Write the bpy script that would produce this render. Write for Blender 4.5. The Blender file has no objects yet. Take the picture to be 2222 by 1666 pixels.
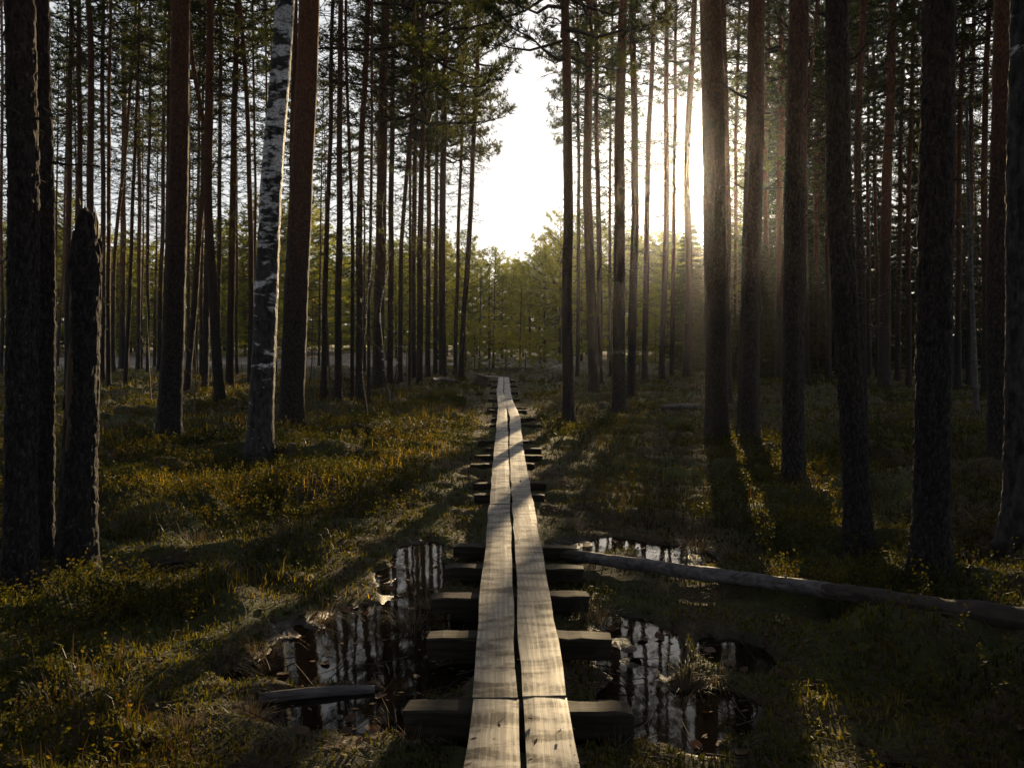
import bpy, math, random
import numpy as np

# ------------------------------------------------------------------ camera
SC = bpy.context.scene
COL = SC.collection
FPX, CX, CY, HORIZON = 1700.0, 1111.0, 833.0, 735.0      # photograph pixels (2222 x 1666)
CAM_Z = 1.77
HAZE = 0.00024
PITCH = math.atan((CY - HORIZON) / FPX)
cam_data = bpy.data.cameras.new('camera')
cam = bpy.data.objects.new('camera', cam_data)
COL.objects.link(cam)
cam.location = (0, 0, CAM_Z)
cam.rotation_euler = (math.pi / 2 - PITCH, 0, 0)
cam_data.sensor_width = 36.0
cam_data.lens = FPX / 2222.0 * 36.0
cam_data.clip_end = 3000
cam_data.clip_start = 0.05
SC.camera = cam


def ray(px, py):
    X, Y = (px - CX) / FPX, (CY - py) / FPX
    cp, sp = math.cos(PITCH), math.sin(PITCH)
    v = np.array([X, cp + Y * sp, -sp + Y * cp])
    return v


def on_z(px, py, z=0.0):
    v = ray(px, py)
    t = (z - CAM_Z) / v[2]
    return np.array([0, 0, CAM_Z]) + v * t


def on_depth(px, py, depth):
    v = ray(px, py)
    return np.array([0, 0, CAM_Z]) + v * (depth / v[1])


# ------------------------------------------------------------------ sky, sun, exposure
sd = ray(1511, 372)
sd = sd / np.linalg.norm(sd)
SUN_EL = math.asin(sd[2])
SUN_AZ = math.atan2(sd[0], sd[1])            # clockwise from +Y
world = bpy.data.worlds.new('World')
SC.world = world
world.use_nodes = True
wn, wl = world.node_tree.nodes, world.node_tree.links
wn.clear()
w_out = wn.new('ShaderNodeOutputWorld')
w_bg = wn.new('ShaderNodeBackground')
w_sky = wn.new('ShaderNodeTexSky')
w_sky.sky_type = 'NISHITA'
w_sky.sun_disc = False
w_sky.sun_elevation = SUN_EL
w_sky.sun_rotation = SUN_AZ
w_sky.air_density = 1.0
w_sky.dust_density = 1.2
w_sky.ozone_density = 1.5
w_bg.inputs['Strength'].default_value = 0.1
# a thin veil of high cloud evens the sky out to near white
w_gam = wn.new('ShaderNodeGamma'); w_gam.inputs['Gamma'].default_value = 0.29
w_mul = wn.new('ShaderNodeVectorMath'); w_mul.operation = 'SCALE'; w_mul.inputs['Scale'].default_value = 3.0
wl.new(w_sky.outputs[0], w_gam.inputs['Color'])
w_hs = wn.new('ShaderNodeHueSaturation'); w_hs.inputs['Saturation'].default_value = 0.65
wl.new(w_gam.outputs[0], w_hs.inputs['Color'])
wl.new(w_hs.outputs[0], w_mul.inputs[0])
wl.new(w_mul.outputs[0], w_bg.inputs['Color'])
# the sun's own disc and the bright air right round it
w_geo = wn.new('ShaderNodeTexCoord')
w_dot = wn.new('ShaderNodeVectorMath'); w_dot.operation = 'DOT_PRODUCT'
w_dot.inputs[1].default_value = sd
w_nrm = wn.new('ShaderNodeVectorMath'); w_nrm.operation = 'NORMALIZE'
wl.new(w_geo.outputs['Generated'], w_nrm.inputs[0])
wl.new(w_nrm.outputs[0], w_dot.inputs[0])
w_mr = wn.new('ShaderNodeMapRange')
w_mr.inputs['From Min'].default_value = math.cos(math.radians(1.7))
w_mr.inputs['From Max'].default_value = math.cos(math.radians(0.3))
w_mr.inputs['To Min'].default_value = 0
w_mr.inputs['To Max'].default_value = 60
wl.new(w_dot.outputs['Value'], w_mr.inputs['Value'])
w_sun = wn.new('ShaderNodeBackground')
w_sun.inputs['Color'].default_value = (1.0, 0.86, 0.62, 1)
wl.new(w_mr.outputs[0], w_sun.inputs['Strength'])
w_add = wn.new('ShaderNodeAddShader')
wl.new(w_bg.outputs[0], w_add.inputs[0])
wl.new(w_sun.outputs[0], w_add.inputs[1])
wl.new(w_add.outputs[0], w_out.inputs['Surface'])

sun_data = bpy.data.lights.new('sun', 'SUN')
sun_data.energy = 5.0
sun_data.angle = math.radians(0.53)
sun_data.color = (1.0, 0.74, 0.42)
sun = bpy.data.objects.new('sun', sun_data)
COL.objects.link(sun)
from mathutils import Vector, Matrix
sun.rotation_euler = Vector((sd[0], sd[1], sd[2])).to_track_quat('Z', 'Y').to_euler()
sun.location = (8, 30, 14)

SC.view_settings.view_transform = 'Standard'
SC.view_settings.look = 'None'
SC.view_settings.exposure = 0.88
SC.view_settings.gamma = 1.0
SC.view_settings.use_curve_mapping = False
SC.render.engine = 'CYCLES'
SC.cycles.use_denoising = True
SC.cycles.max_bounces = 6
SC.cycles.diffuse_bounces = 3
SC.cycles.glossy_bounces = 3
SC.cycles.transmission_bounces = 3
SC.cycles.transparent_max_bounces = 6
SC.cycles.volume_bounces = 0
SC.cycles.sample_clamp_indirect = 6.0

# ------------------------------------------------------------------ numeric helpers
rng = np.random.default_rng(7)
random.seed(7)


def _h(ix, iy, s=0):
    n = (ix.astype(np.int64) * 374761393 + iy.astype(np.int64) * 668265263 + s * 1442695041) & 0x7fffffff
    n = ((n ^ (n >> 13)) * 1274126177) & 0x7fffffff
    n = ((n ^ (n >> 15)) * 2246822519) & 0x7fffffff
    return ((n ^ (n >> 16)) & 0xffffff) / float(0xffffff)


def vnoise(x, y, s=0):
    x = np.asarray(x, float); y = np.asarray(y, float)
    ix, iy = np.floor(x), np.floor(y)
    fx, fy = x - ix, y - iy
    fx = fx * fx * fx * (fx * (fx * 6 - 15) + 10); fy = fy * fy * fy * (fy * (fy * 6 - 15) + 10)
    a, b = _h(ix, iy, s), _h(ix + 1, iy, s)
    c, d = _h(ix, iy + 1, s), _h(ix + 1, iy + 1, s)
    return (a + (b - a) * fx) * (1 - fy) + (c + (d - c) * fx) * fy


def fbm(x, y, s=0, o=4, g=.5):
    t, a, n = 0, 1.0, 0
    for i in range(o):
        t = t + a * (vnoise(x * 2 ** i + 13.7 * i, y * 2 ** i - 7.1 * i, s + i) * 2 - 1)
        n += a; a *= g
    return t / n


def worley(x, y, s=0, wrap=None):
    ix, iy = np.floor(x), np.floor(y)
    f1 = np.full(x.shape, 9.0); f2 = np.full(x.shape, 9.0); cid = np.zeros(x.shape)
    for a in (-1, 0, 1):
        for b in (-1, 0, 1):
            cx, cy = ix + a, iy + b
            hx = np.mod(cx, wrap) if wrap else cx
            qx = cx + .1 + .8 * _h(hx, cy, s); qy = cy + .1 + .8 * _h(hx, cy, s + 5)
            d = np.hypot(qx - x, qy - y)
            m = d < f1
            f2 = np.where(m, f1, np.minimum(f2, d))
            cid = np.where(m, _h(hx, cy, s + 9), cid)
            f1 = np.where(m, d, f1)
    return f1, f2, cid


def sstep(a, b, x):
    t = np.clip((x - a) / (b - a), 0, 1)
    return t * t * (3 - 2 * t)


# ------------------------------------------------------------------ mesh helpers
class Geo:
    def __init__(self):
        self.v, self.f, self.m, self.n = [], [], [], 0

    def add(self, v, f, mat=0):
        v = np.asarray(v, float).reshape(-1, 3); f = np.asarray(f, int)
        self.v.append(v); self.f.append(f + self.n); self.m.append(np.full(len(f), mat)); self.n += len(v)

    def mesh(self, name, mats, smooth=True):
        me = bpy.data.meshes.new(name)
        v = np.concatenate(self.v)
        me.vertices.add(len(v)); me.vertices.foreach_set('co', v.astype(np.float32).ravel())
        tot = np.concatenate([np.full(len(f), f.shape[1]) for f in self.f])
        idx = np.concatenate([f.ravel() for f in self.f])
        me.loops.add(len(idx)); me.loops.foreach_set('vertex_index', idx.astype(np.int32))
        me.polygons.add(len(tot))
        st = np.concatenate([[0], np.cumsum(tot)[:-1]])
        me.polygons.foreach_set('loop_start', st.astype(np.int32))
        me.polygons.foreach_set('material_index', np.concatenate(self.m).astype(np.int32))
        me.polygons.foreach_set('use_smooth', np.full(len(tot), smooth))
        for m in mats:
            me.materials.append(m)
        me.update(calc_edges=True)
        return me


def tube(g, pts, rad, sides=6, mat=0, cap=True, fn=None):
    """a tapered tube along pts; fn(theta, s) adds to the radius"""
    pts = np.asarray(pts, float); rad = np.asarray(rad, float); n = len(pts)
    tan = np.gradient(pts, axis=0); tan /= np.linalg.norm(tan, axis=1)[:, None] + 1e-9
    ref = np.array([0, 0, 1.0]) if abs(tan[0, 2]) < .8 else np.array([1.0, 0, 0])
    a = np.cross(tan, ref); a /= np.linalg.norm(a, axis=1)[:, None] + 1e-9
    b = np.cross(tan, a)
    th = np.arange(sides) / sides * 2 * math.pi
    R = rad[:, None] + (fn(th[None, :], np.arange(n)[:, None]) if fn is not None else 0)
    v = pts[:, None, :] + R[..., None] * (np.cos(th)[None, :, None] * a[:, None, :] + np.sin(th)[None, :, None] * b[:, None, :])
    i = np.arange(n - 1)[:, None] * sides; j = np.arange(sides)[None, :]; k = (j + 1) % sides
    f = np.stack([i + j, i + k, i + sides + k, i + sides + j], -1).reshape(-1, 4)
    base = g.n
    g.add(v.reshape(-1, 3), f, mat)
    if cap:
        for ring, p in ((0, pts[0]), (n - 1, pts[-1])):
            c = np.vstack([v[ring], p[None]])
            jj = np.arange(sides)
            t = np.stack([np.full(sides, sides), jj, (jj + 1) % sides], -1)
            if ring == 0:
                t = t[:, ::-1]
            g.add(c, t, mat)


def link(o):
    COL.objects.link(o); return o


def part(name, me, parent, loc=None, rot=None, kind=None, label=None):
    o = link(bpy.data.objects.new(name, me))
    o.parent = parent
    if loc is not None:
        o.location = loc
    if rot is not None:
        o.rotation_euler = rot
    if kind:
        o['kind'] = kind
    if label:
        o['label'] = label
    return o


def tag(o, label, cat=None, group=None, kind=None):
    o['label'] = label
    if cat:
        o['category'] = cat
    if group:
        o['group'] = group
    if kind:
        o['kind'] = kind
    return o


def empty(name, loc):
    o = link(bpy.data.objects.new(name, None)); o.location = loc; o.empty_display_size = .2
    return o


# ------------------------------------------------------------------ materials
class NT:
    def __init__(self, name):
        self.m = bpy.data.materials.new(name); self.m.use_nodes = True
        self.t = self.m.node_tree; self.t.nodes.clear()
        self.out = self.n('ShaderNodeOutputMaterial')

    def n(self, t, **kw):
        x = self.t.nodes.new(t)
        for k, v in kw.items():
            setattr(x, k, v)
        return x

    def l(self, a, b):
        self.t.links.new(a, b)

    def noise(self, vec, scale, detail=4, rough=.55, dist=0):
        x = self.n('ShaderNodeTexNoise'); x.inputs['Scale'].default_value = scale
        x.inputs['Detail'].default_value = detail; x.inputs['Roughness'].default_value = rough
        x.inputs['Distortion'].default_value = dist
        if vec is not None:
            self.l(vec, x.inputs['Vector'])
        return x.outputs['Fac']

    def scaled(self, vec, s):
        x = self.n('ShaderNodeMapping'); x.inputs['Scale'].default_value = s
        self.l(vec, x.inputs['Vector']); return x.outputs[0]

    def ramp(self, fac, stops):
        x = self.n('ShaderNodeValToRGB'); e = x.color_ramp.elements
        while len(e) < len(stops):
            e.new(.5)
        for el, (p, c) in zip(e, stops):
            el.position = p
            el.color = (c, c, c, 1) if isinstance(c, (int, float)) else (*c, 1)
        self.l(fac, x.inputs['Fac']); return x.outputs['Color']

    def mix(self, fac, a, b, mode='MIX'):
        x = self.n('ShaderNodeMix', data_type='RGBA', blend_type=mode)
        for s, v in ((0, fac), (6, a), (7, b)):
            if hasattr(v, 'is_linked') or hasattr(v, 'links'):
                self.l(v, x.inputs[s])
            else:
                x.inputs[s].default_value = v if s == 0 else (*v, 1)
        return x.outputs[2]

    def math(self, op, a, b=0.0):
        x = self.n('ShaderNodeMath', operation=op)
        for i, v in enumerate((a, b)):
            if hasattr(v, 'links'):
                self.l(v, x.inputs[i])
            else:
                x.inputs[i].default_value = v
        return x.outputs[0]

    def bump(self, h, strength, dist):
        x = self.n('ShaderNodeBump'); x.inputs['Strength'].default_value = strength
        x.inputs['Distance'].default_value = dist; self.l(h, x.inputs['Height']); return x.outputs[0]

    def bsdf(self, color, rough=.8, spec=.3, normal=None):
        x = self.n('ShaderNodeBsdfPrincipled')
        for s, v in (('Base Color', color), ('Roughness', rough), ('Specular IOR Level', spec)):
            if hasattr(v, 'links'):
                self.l(v, x.inputs[s])
            else:
                x.inputs[s].default_value = (*v, 1) if s == 'Base Color' else v
        if normal is not None:
            self.l(normal, x.inputs['Normal'])
        return x.outputs[0]

    def done(self, sh):
        self.l(sh, self.out.inputs['Surface']); return self.m

    def pos(self):
        return self.n('ShaderNodeNewGeometry').outputs['Position']

    def island(self):
        return self.n('ShaderNodeNewGeometry').outputs['Random Per Island']

    def attr(self, name):
        x = self.n('ShaderNodeAttribute'); x.attribute_name = name; return x.outputs['Fac']


def leafy(name, stops, trans=.45, rough=.55, spec=.25, patch=1.2, tcol=(1.3, 1.15, .55)):
    k = NT(name)
    p = k.noise(k.pos(), patch, 3)
    f = k.math('ADD', k.math('MULTIPLY', k.island(), .38), k.math('MULTIPLY', k.math('SUBTRACT', p, .32), 1.45))
    c = k.ramp(f, stops)
    t = k.n('ShaderNodeBsdfTranslucent')
    k.l(k.mix(1.0, c, tcol, 'MULTIPLY'), t.inputs['Color'])
    ms = k.n('ShaderNodeMixShader'); ms.inputs[0].default_value = trans
    k.l(k.bsdf(c, rough, spec), ms.inputs[1]); k.l(t.outputs[0], ms.inputs[2])
    return k.done(ms.outputs[0])


def bark_pine(name, orange=1.0):
    k = NT(name)
    P = k.pos()
    oi = k.n('ShaderNodeObjectInfo').outputs['Random']
    sx = k.scaled(P, (14, 14, 6.0))
    n1 = k.noise(sx, 3.1, 8, .68)
    n2 = k.noise(k.scaled(P, (1, 1, .35)), 9, 5, .6)
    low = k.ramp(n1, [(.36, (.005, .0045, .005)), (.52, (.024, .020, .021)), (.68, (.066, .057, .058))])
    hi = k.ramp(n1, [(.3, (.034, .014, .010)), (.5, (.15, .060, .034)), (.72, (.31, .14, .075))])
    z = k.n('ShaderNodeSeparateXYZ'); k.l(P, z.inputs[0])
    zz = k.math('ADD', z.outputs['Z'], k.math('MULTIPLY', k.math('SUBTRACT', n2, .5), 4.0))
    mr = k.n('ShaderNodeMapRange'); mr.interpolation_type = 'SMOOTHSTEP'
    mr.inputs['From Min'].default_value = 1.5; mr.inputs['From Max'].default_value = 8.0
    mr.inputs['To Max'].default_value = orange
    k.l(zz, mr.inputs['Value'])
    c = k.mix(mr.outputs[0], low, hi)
    lich = k.ramp(k.noise(k.scaled(P, (55, 55, 36)), 1.0, 5, .65), [(.59, 0.0), (.66, 1.0)])
    c = k.mix(k.math('MULTIPLY', lich, .5), c, (.15, .16, .165))
    c = k.mix(k.math('MULTIPLY', oi, .4), c, (.012, .009, .009))
    h = k.math('ADD', n1, k.math('MULTIPLY', n2, .6))
    return k.done(k.bsdf(c, .82, .22, k.bump(h, 1.0, .03)))


def bark_birch(name, za=.7, zb=4.0, zd=.17):
    k = NT(name)
    P = k.pos()
    bands = k.noise(k.scaled(P, (5, 5, 26)), 1.0, 5, .62, .6)
    blot = k.noise(k.scaled(P, (4.0, 4.0, 9.0)), 1.0, 6, .64, .25)
    z = k.n('ShaderNodeSeparateXYZ'); k.l(P, z.inputs[0])
    zl = k.n('ShaderNodeMapRange'); zl.inputs['From Min'].default_value = za; zl.inputs['From Max'].default_value = zb
    zl.inputs['To Min'].default_value = zd; zl.inputs['To Max'].default_value = 0.0
    k.l(z.outputs['Z'], zl.inputs['Value'])
    bl = k.ramp(k.math('ADD', blot, zl.outputs[0]), [(.50, 0.0), (.555, 1.0)])
    ln = k.ramp(bands, [(.60, 0.0), (.66, .9)])
    white = k.ramp(k.noise(P, 6, 4), [(.3, (.50, .50, .55)), (.7, (.74, .74, .80))])
    dark = k.ramp(k.noise(k.scaled(P, (20, 20, 8)), 1.0, 5), [(.38, (.006, .006, .007)), (.68, (.06, .055, .06))])
    c = k.mix(ln, white, (.16, .14, .14))
    speck = k.ramp(k.noise(k.scaled(P, (26, 26, 34)), 1.0, 4, .65), [(.50, 0.0), (.60, .8)])
    c = k.mix(speck, c, (.12, .11, .12))
    c = k.mix(bl, c, dark)
    return k.done(k.bsdf(c, .7, .3, k.bump(k.math('ADD', bl, k.noise(k.scaled(P, (30, 30, 14)), 1.0, 6)), .9, .02)))


def wood_grey(name, c0, c1, rough=.6, spec=.35, along=(30, 2.2, 30)):
    k = NT(name)
    P = k.n('ShaderNodeTexCoord').outputs['Object']
    g = k.noise(k.scaled(P, along), 1.0, 6, .6, .4)
    b = k.noise(P, 3.0, 4)
    c = k.ramp(g, [(.3, c0), (.7, c1)])
    c = k.mix(k.ramp(b, [(.35, .55), (.65, 0.0)]), c, c0)
    return k.done(k.bsdf(c, rough, spec, k.bump(g, .5, .006)))


def plank_wood():
    k = NT('weathered_plank')
    tc = k.n('ShaderNodeTexCoord').outputs['Object']
    rnd = k.n('ShaderNodeObjectInfo').outputs['Random']
    cmb = k.n('ShaderNodeCombineXYZ')
    k.l(k.math('MULTIPLY', rnd, 37.0), cmb.inputs[0]); k.l(k.math('MULTIPLY', rnd, 91.0), cmb.inputs[1])
    va = k.n('ShaderNodeVectorMath', operation='ADD'); k.l(tc, va.inputs[0]); k.l(cmb.outputs[0], va.inputs[1])
    P = va.outputs[0]
    warp = k.noise(k.scaled(P, (5, 1.3, 5)), 1.0, 3, .5, .5)
    # growth rings cut lengthwise: stretched arches
    wv = k.n('ShaderNodeTexWave', wave_type='RINGS', rings_direction='Z'); wv.inputs['Scale'].default_value = 1.0
    wv.inputs['Distortion'].default_value = 7.0; wv.inputs['Detail'].default_value = 3; wv.inputs['Detail Scale'].default_value = .9
    k.l(k.scaled(P, (11, .9, 1)), wv.inputs['Vector'])
    fib = k.noise(k.scaled(P, (160, 3.5, 40)), 1.0, 4, .6)
    ring = wv.outputs['Fac']
    g = k.math('ADD', k.math('MULTIPLY', ring, .16), k.math('ADD', k.math('MULTIPLY', fib, .5), k.math('MULTIPLY', warp, .3)))
    c = k.ramp(g, [(.34, (.08, .062, .047)), (.5, (.195, .17, .143)), (.66, (.36, .325, .285))])
    # dark damp bands and stains running across, and knots
    st = k.noise(k.scaled(P, (3.6, 8.5, 1)), 1.0, 6, .62, .6)
    c = k.mix(k.ramp(st, [(.44, 0.0), (.58, .9)]), c, (.03, .024, .023))
    vo = k.n('ShaderNodeTexVoronoi'); vo.inputs['Scale'].default_value = 1.0
    k.l(k.scaled(P, (6, 2.4, 1)), vo.inputs['Vector'])
    kn = k.ramp(vo.outputs['Distance'], [(.04, 1.0), (.1, 0.0)])
    c = k.mix(k.math('MULTIPLY', kn, .8), c, (.02, .014, .012))
    crack = k.ramp(k.noise(k.scaled(P, (60, 1.1, 1)), 1.0, 2, .5), [(.26, 1.0), (.31, 0.0)])
    c = k.mix(k.math('MULTIPLY', crack, .75), c, (.02, .016, .014))
    rough = k.ramp(st, [(.35, .60), (.65, .50)])
    h = k.math('SUBTRACT', k.math('ADD', g, k.math('MULTIPLY', warp, .5)), crack)
    return k.done(k.bsdf(c, rough, k.ramp(k.math('ADD', st, k.math('MULTIPLY', k.math('SUBTRACT', g, .5), .5)), [(.36, 1.0), (.58, .1)]), k.bump(h, .35, .003)))


def ground_mat():
    k = NT('forest_floor')
    P = k.pos()
    big = k.noise(P, .55, 4, .55)
    mid = k.noise(P, 3.2, 5, .6)
    fine = k.noise(P, 38, 5, .65)
    moss = k.ramp(mid, [(.3, (.018, .022, .009)), (.55, (.042, .05, .016)), (.75, (.085, .085, .026))])
    litter = k.ramp(fine, [(.3, (.02, .014, .01)), (.55, (.062, .042, .028)), (.75, (.13, .092, .062))])
    c = k.mix(k.ramp(k.math('ADD', k.math('MULTIPLY', big, .6), k.math('MULTIPLY', mid, .4)), [(.42, 0.0), (.56, 1.0)]), litter, moss)
    c = k.mix(k.ramp(fine, [(.55, 0.0), (.8, .6)]), c, (.11, .085, .05))
    mud = k.ramp(fine, [(.3, (.008, .007, .006)), (.7, (.04, .032, .026))])
    wet = k.attr('wet')
    c = k.mix(k.ramp(wet, [(.25, 0.0), (.6, 1.0)]), c, mud)
    sedge = k.ramp(k.noise(k.scaled(P, (1, .5, 1)), 1.4, 5), [(.3, (.06, .046, .036)), (.7, (.18, .15, .13))])
    c = k.mix(k.attr('bog'), c, sedge)
    rough = k.ramp(wet, [(.3, .9), (.7, .35)])
    return k.done(k.bsdf(c, rough, .25, k.bump(k.math('ADD', fine, k.math('MULTIPLY', mid, .8)), .8, .03)))


def water_mat():
    k = NT('bog_water')
    P = k.pos()
    n = k.noise(k.scaled(P, (1, .45, 1)), 9, 3, .5)
    b = k.n('ShaderNodeBsdfPrincipled')
    b.inputs['Base Color'].default_value = (.006, .0045, .003, 1)
    b.inputs['Roughness'].default_value = .03
    b.inputs['Specular IOR Level'].default_value = .5
    b.inputs['IOR'].default_value = 1.333
    k.l(k.bump(n, .05, .008), b.inputs['Normal'])
    return k.done(b.outputs[0])


M = {}
M['ground'] = ground_mat()
M['water'] = water_mat()
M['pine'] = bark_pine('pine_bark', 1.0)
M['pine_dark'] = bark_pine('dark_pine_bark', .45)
M['birch'] = bark_birch('birch_bark')
M['birch_rough'] = bark_birch('rough_birch_bark', 2.0, 6.5, .3)
M['twig'] = wood_grey('dead_twig', (.03, .024, .02), (.085, .07, .06), .85, .15)
M['needle'] = leafy('pine_needles', [(.15, (.022, .034, .012)), (.5, (.058, .078, .02)), (.85, (.13, .14, .03))], .5, .5, .3, .5)
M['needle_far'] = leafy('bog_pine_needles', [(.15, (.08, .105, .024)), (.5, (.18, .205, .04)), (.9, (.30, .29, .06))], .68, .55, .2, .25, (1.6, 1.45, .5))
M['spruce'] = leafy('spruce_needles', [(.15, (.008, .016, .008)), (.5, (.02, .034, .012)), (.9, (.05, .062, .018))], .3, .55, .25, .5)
M['grass'] = leafy('withered_grass', [(.12, (.014, .015, .007)), (.4, (.036, .03, .012)), (.68, (.08, .053, .02)), (.97, (.17, .125, .06))], .5, .5, .3, .7, (1.35, 1.05, .5))
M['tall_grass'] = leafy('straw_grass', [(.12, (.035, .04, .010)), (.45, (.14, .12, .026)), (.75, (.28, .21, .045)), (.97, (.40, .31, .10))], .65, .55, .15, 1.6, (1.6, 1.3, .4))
M['sedge'] = leafy('dry_sedge', [(.12, (.05, .042, .028)), (.5, (.12, .10, .07)), (.95, (.26, .22, .16))], .35, .6, .2, 2.0, (1.3, 1.05, .6))
M['heath'] = leafy('bilberry_leaves', [(.12, (.010, .015, .005)), (.5, (.034, .044, .009)), (.75, (.095, .085, .016)), (.97, (.17, .08, .018))], .64, .6, .15, .8, (1.7, 1.3, .4))
M['moss'] = leafy('moss_blades', [(.12, (.012, .017, .005)), (.5, (.055, .06, .011)), (.92, (.21, .18, .032))], .5, .6, .2, .9, (1.3, 1.15, .4))
M['leaf'] = leafy('dead_leaf', [(.1, (.035, .02, .014)), (.5, (.09, .056, .038)), (.9, (.2, .145, .11))], .2, .75, .1, 3.0, (1.2, .8, .4))
M['plank'] = plank_wood()
M['beam'] = wood_grey('old_beam', (.006, .005, .004), (.05, .04, .032), .75, .2, (3, 40, 40))
M['log'] = wood_grey('bare_log_wood', (.018, .016, .018), (.16, .143, .155), .7, .3, (2.2, 30, 30))
M['log_dark'] = wood_grey('barked_log', (.02, .017, .016), (.075, .06, .055), .85, .2, (4, 18, 18))
M['raw'] = wood_grey('raw_wood', (.04, .026, .017), (.15, .10, .066), .7, .25, (30, 30, 2.2))
M['sapling'] = wood_grey('sapling_bark', (.045, .03, .026), (.12, .095, .085), .7, .3, (20, 20, 3))

# ------------------------------------------------------------------ boardwalk line (world)
BOARD_Z = 0.22
edge_px = [(1700, 985, 1262), (1666, 991, 1254), (1510, 1023, 1233), (1281, 1040, 1190), (1160, 1058, 1174), (1092, 1062, 1157),
           (1000, 1066, 1135), (965, 1073.5, 1134), (934, 1077.5, 1130.5), (901, 1083, 1128), (884, 1082, 1120),
           (865, 1079, 1109.5), (847.5, 1079, 1106), (832, 1081.5, 1106), (818.5, 1083.5, 1102.5)]
ctr = []
for y, a, b in edge_px:
    p = on_z((a + b) / 2, y, BOARD_Z); ctr.append((p[1], p[0]))
ctr.append((-2.0, ctr[0][1] - (ctr[1][1] - ctr[0][1]) / (ctr[1][0] - ctr[0][0]) * (ctr[0][0] + 2.0)))
ctr.sort()
ctr = np.array(ctr)


def xc(y):
    return np.interp(y, ctr[:, 0], ctr[:, 1])


# ------------------------------------------------------------------ ground
PUDDLES = [(770, 1395, 175, 68), (690, 1440, 120, 40), (893, 1265, 48, 52), (545, 1465, 70, 22), (345, 1240, 62, 16),
           (790, 1545, 190, 42), (930, 1440, 90, 60), (1365, 1415, 78, 70), (1600, 1425, 62, 32), (1425, 1560, 92, 70),
           (1535, 1540, 100, 48), (1452, 1210, 74, 24), (1300, 1186, 90, 15), (905, 1205, 40, 22), (1120, 1590, 200, 40)]
PW = []
for px, py, rx, ry in PUDDLES:
    c = on_z(px, py); a = on_z(px + rx, py); n = on_z(px, py + ry); f = on_z(px, py - ry)
    PW.append(((n[0] + f[0]) / 2, (n[1] + f[1]) / 2, (a[0] - c[0]) * 1.3, (f[1] - n[1]) / 2 * 1.3))


def wet_mask(x, y, grow=1.0):
    w = np.zeros(np.shape(x))
    wob = fbm(x * 1.9, y * 1.9, 31, 4) * .55
    for cx, cy, rx, ry in PW:
        d = np.hypot((x - cx) / (rx + grow - 1), (y - cy) / (ry + grow - 1)) + wob
        w = np.maximum(w, 1 - sstep(.72, 1.22, d))
    return w


def gh(x, y):
    x = np.asarray(x, float); y = np.asarray(y, float)
    r = np.hypot(x, y)
    n1 = fbm(x / 3.1, y / 3.1, 1, 3)
    n2 = 1 - np.abs(fbm(x / 1.15, y / 1.15, 11, 3)) * 2.4
    n3 = fbm(x / .28, y / .28, 21, 3)
    d = np.abs(x - xc(np.clip(y, -2, 32)))
    d = np.where(y > 32, np.hypot(d, y - 32), d)
    c = sstep(.35, 2.6, d)
    amp = 1 - sstep(42, 60, r) * .75
    h = .085 + .05 * c + (.16 * n1 * c + .25 * (n2 - .5) * (.12 + .88 * c)) * amp + .04 * n3
    h = np.maximum(h, .035 + .02 * n3)
    h = h + .05 * (.7 - np.abs(fbm(x / .42, y / .42, 91, 3)) * 2.5) * (1 - sstep(14, 26, r))
    h = np.where(d < .8, np.minimum(h, .12), h)
    low = wet_mask(x, y, 1.7) * (r < 12)
    h = h * (1 - .62 * low) + .012 * low
    w = wet_mask(x, y)
    return h * (1 - w) + w * (-.036 + .085 * fbm(x / .21, y / .21, 41, 3) + .02 * fbm(x / .6, y / .6, 43, 2))


def bog_mask(x, y):
    edge = np.where(x < -1, 44 + 3 * fbm(x / 6, y / 6, 51, 2), 40 + 5 * fbm(x / 5, y / 5, 52, 2))
    side = 1 - sstep(0, 2.5, x - y * .058)
    return sstep(-1.5, 3, y - edge) * side


def build_ground():
    rr = np.concatenate([np.linspace(.4, 1.8, 8)[:-1], np.geomspace(1.8, 70, 400)[:-1], np.geomspace(70, 900, 50)])
    af = np.radians(np.linspace(-48, 48, 430))
    ab = np.radians(np.linspace(48, 312, 70))[1:-1]
    th = np.concatenate([af, ab])
    R, T = np.meshgrid(rr, th, indexing='ij')
    x, y = R * np.sin(T), R * np.cos(T)
    z = gh(x, y)
    n, m = x.shape
    i = np.arange(n - 1)[:, None] * m; j = np.arange(m)[None, :]; k = (j + 1) % m
    f = np.stack([i + j, i + m + j, i + m + k, i + k], -1).reshape(-1, 4)[:, ::-1]
    g = Geo(); g.add(np.stack([x, y, z], -1).reshape(-1, 3), f)
    cv = np.vstack([np.stack([x[0], y[0], z[0]], -1), [[0, 0, float(gh(0., 0.))]]])
    jj = np.arange(m)
    g.add(cv, np.stack([np.full(m, m), (jj + 1) % m, jj], -1))
    me = g.mesh('ground', [M['ground']])
    for nm, fn in (('wet', wet_mask), ('bog', bog_mask)):
        a = me.attributes.new(nm, 'FLOAT', 'POINT')
        v = np.concatenate([fn(x, y).ravel(), fn(cv[:, 0], cv[:, 1])])
        a.data.foreach_set('value', v.astype(np.float32))
    o = link(bpy.data.objects.new('ground', me)); o['kind'] = 'structure'


build_ground()
g = Geo()
g.add([(-4.5, 1.2, 0), (5.5, 1.2, 0), (5.5, 9.5, 0), (-4.5, 9.5, 0)], [(0, 1, 2, 3)])
o = link(bpy.data.objects.new('water', g.mesh('water', [M['water']]))); o['kind'] = 'structure'

# ------------------------------------------------------------------ boardwalk
walk = empty('boardwalk', (float(xc(3.0)), 3.0, 0.0))
tag(walk, 'narrow boardwalk of paired grey planks on crossbeams winding into the forest', 'boardwalk')
wl0 = np.array(walk.location)


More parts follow.
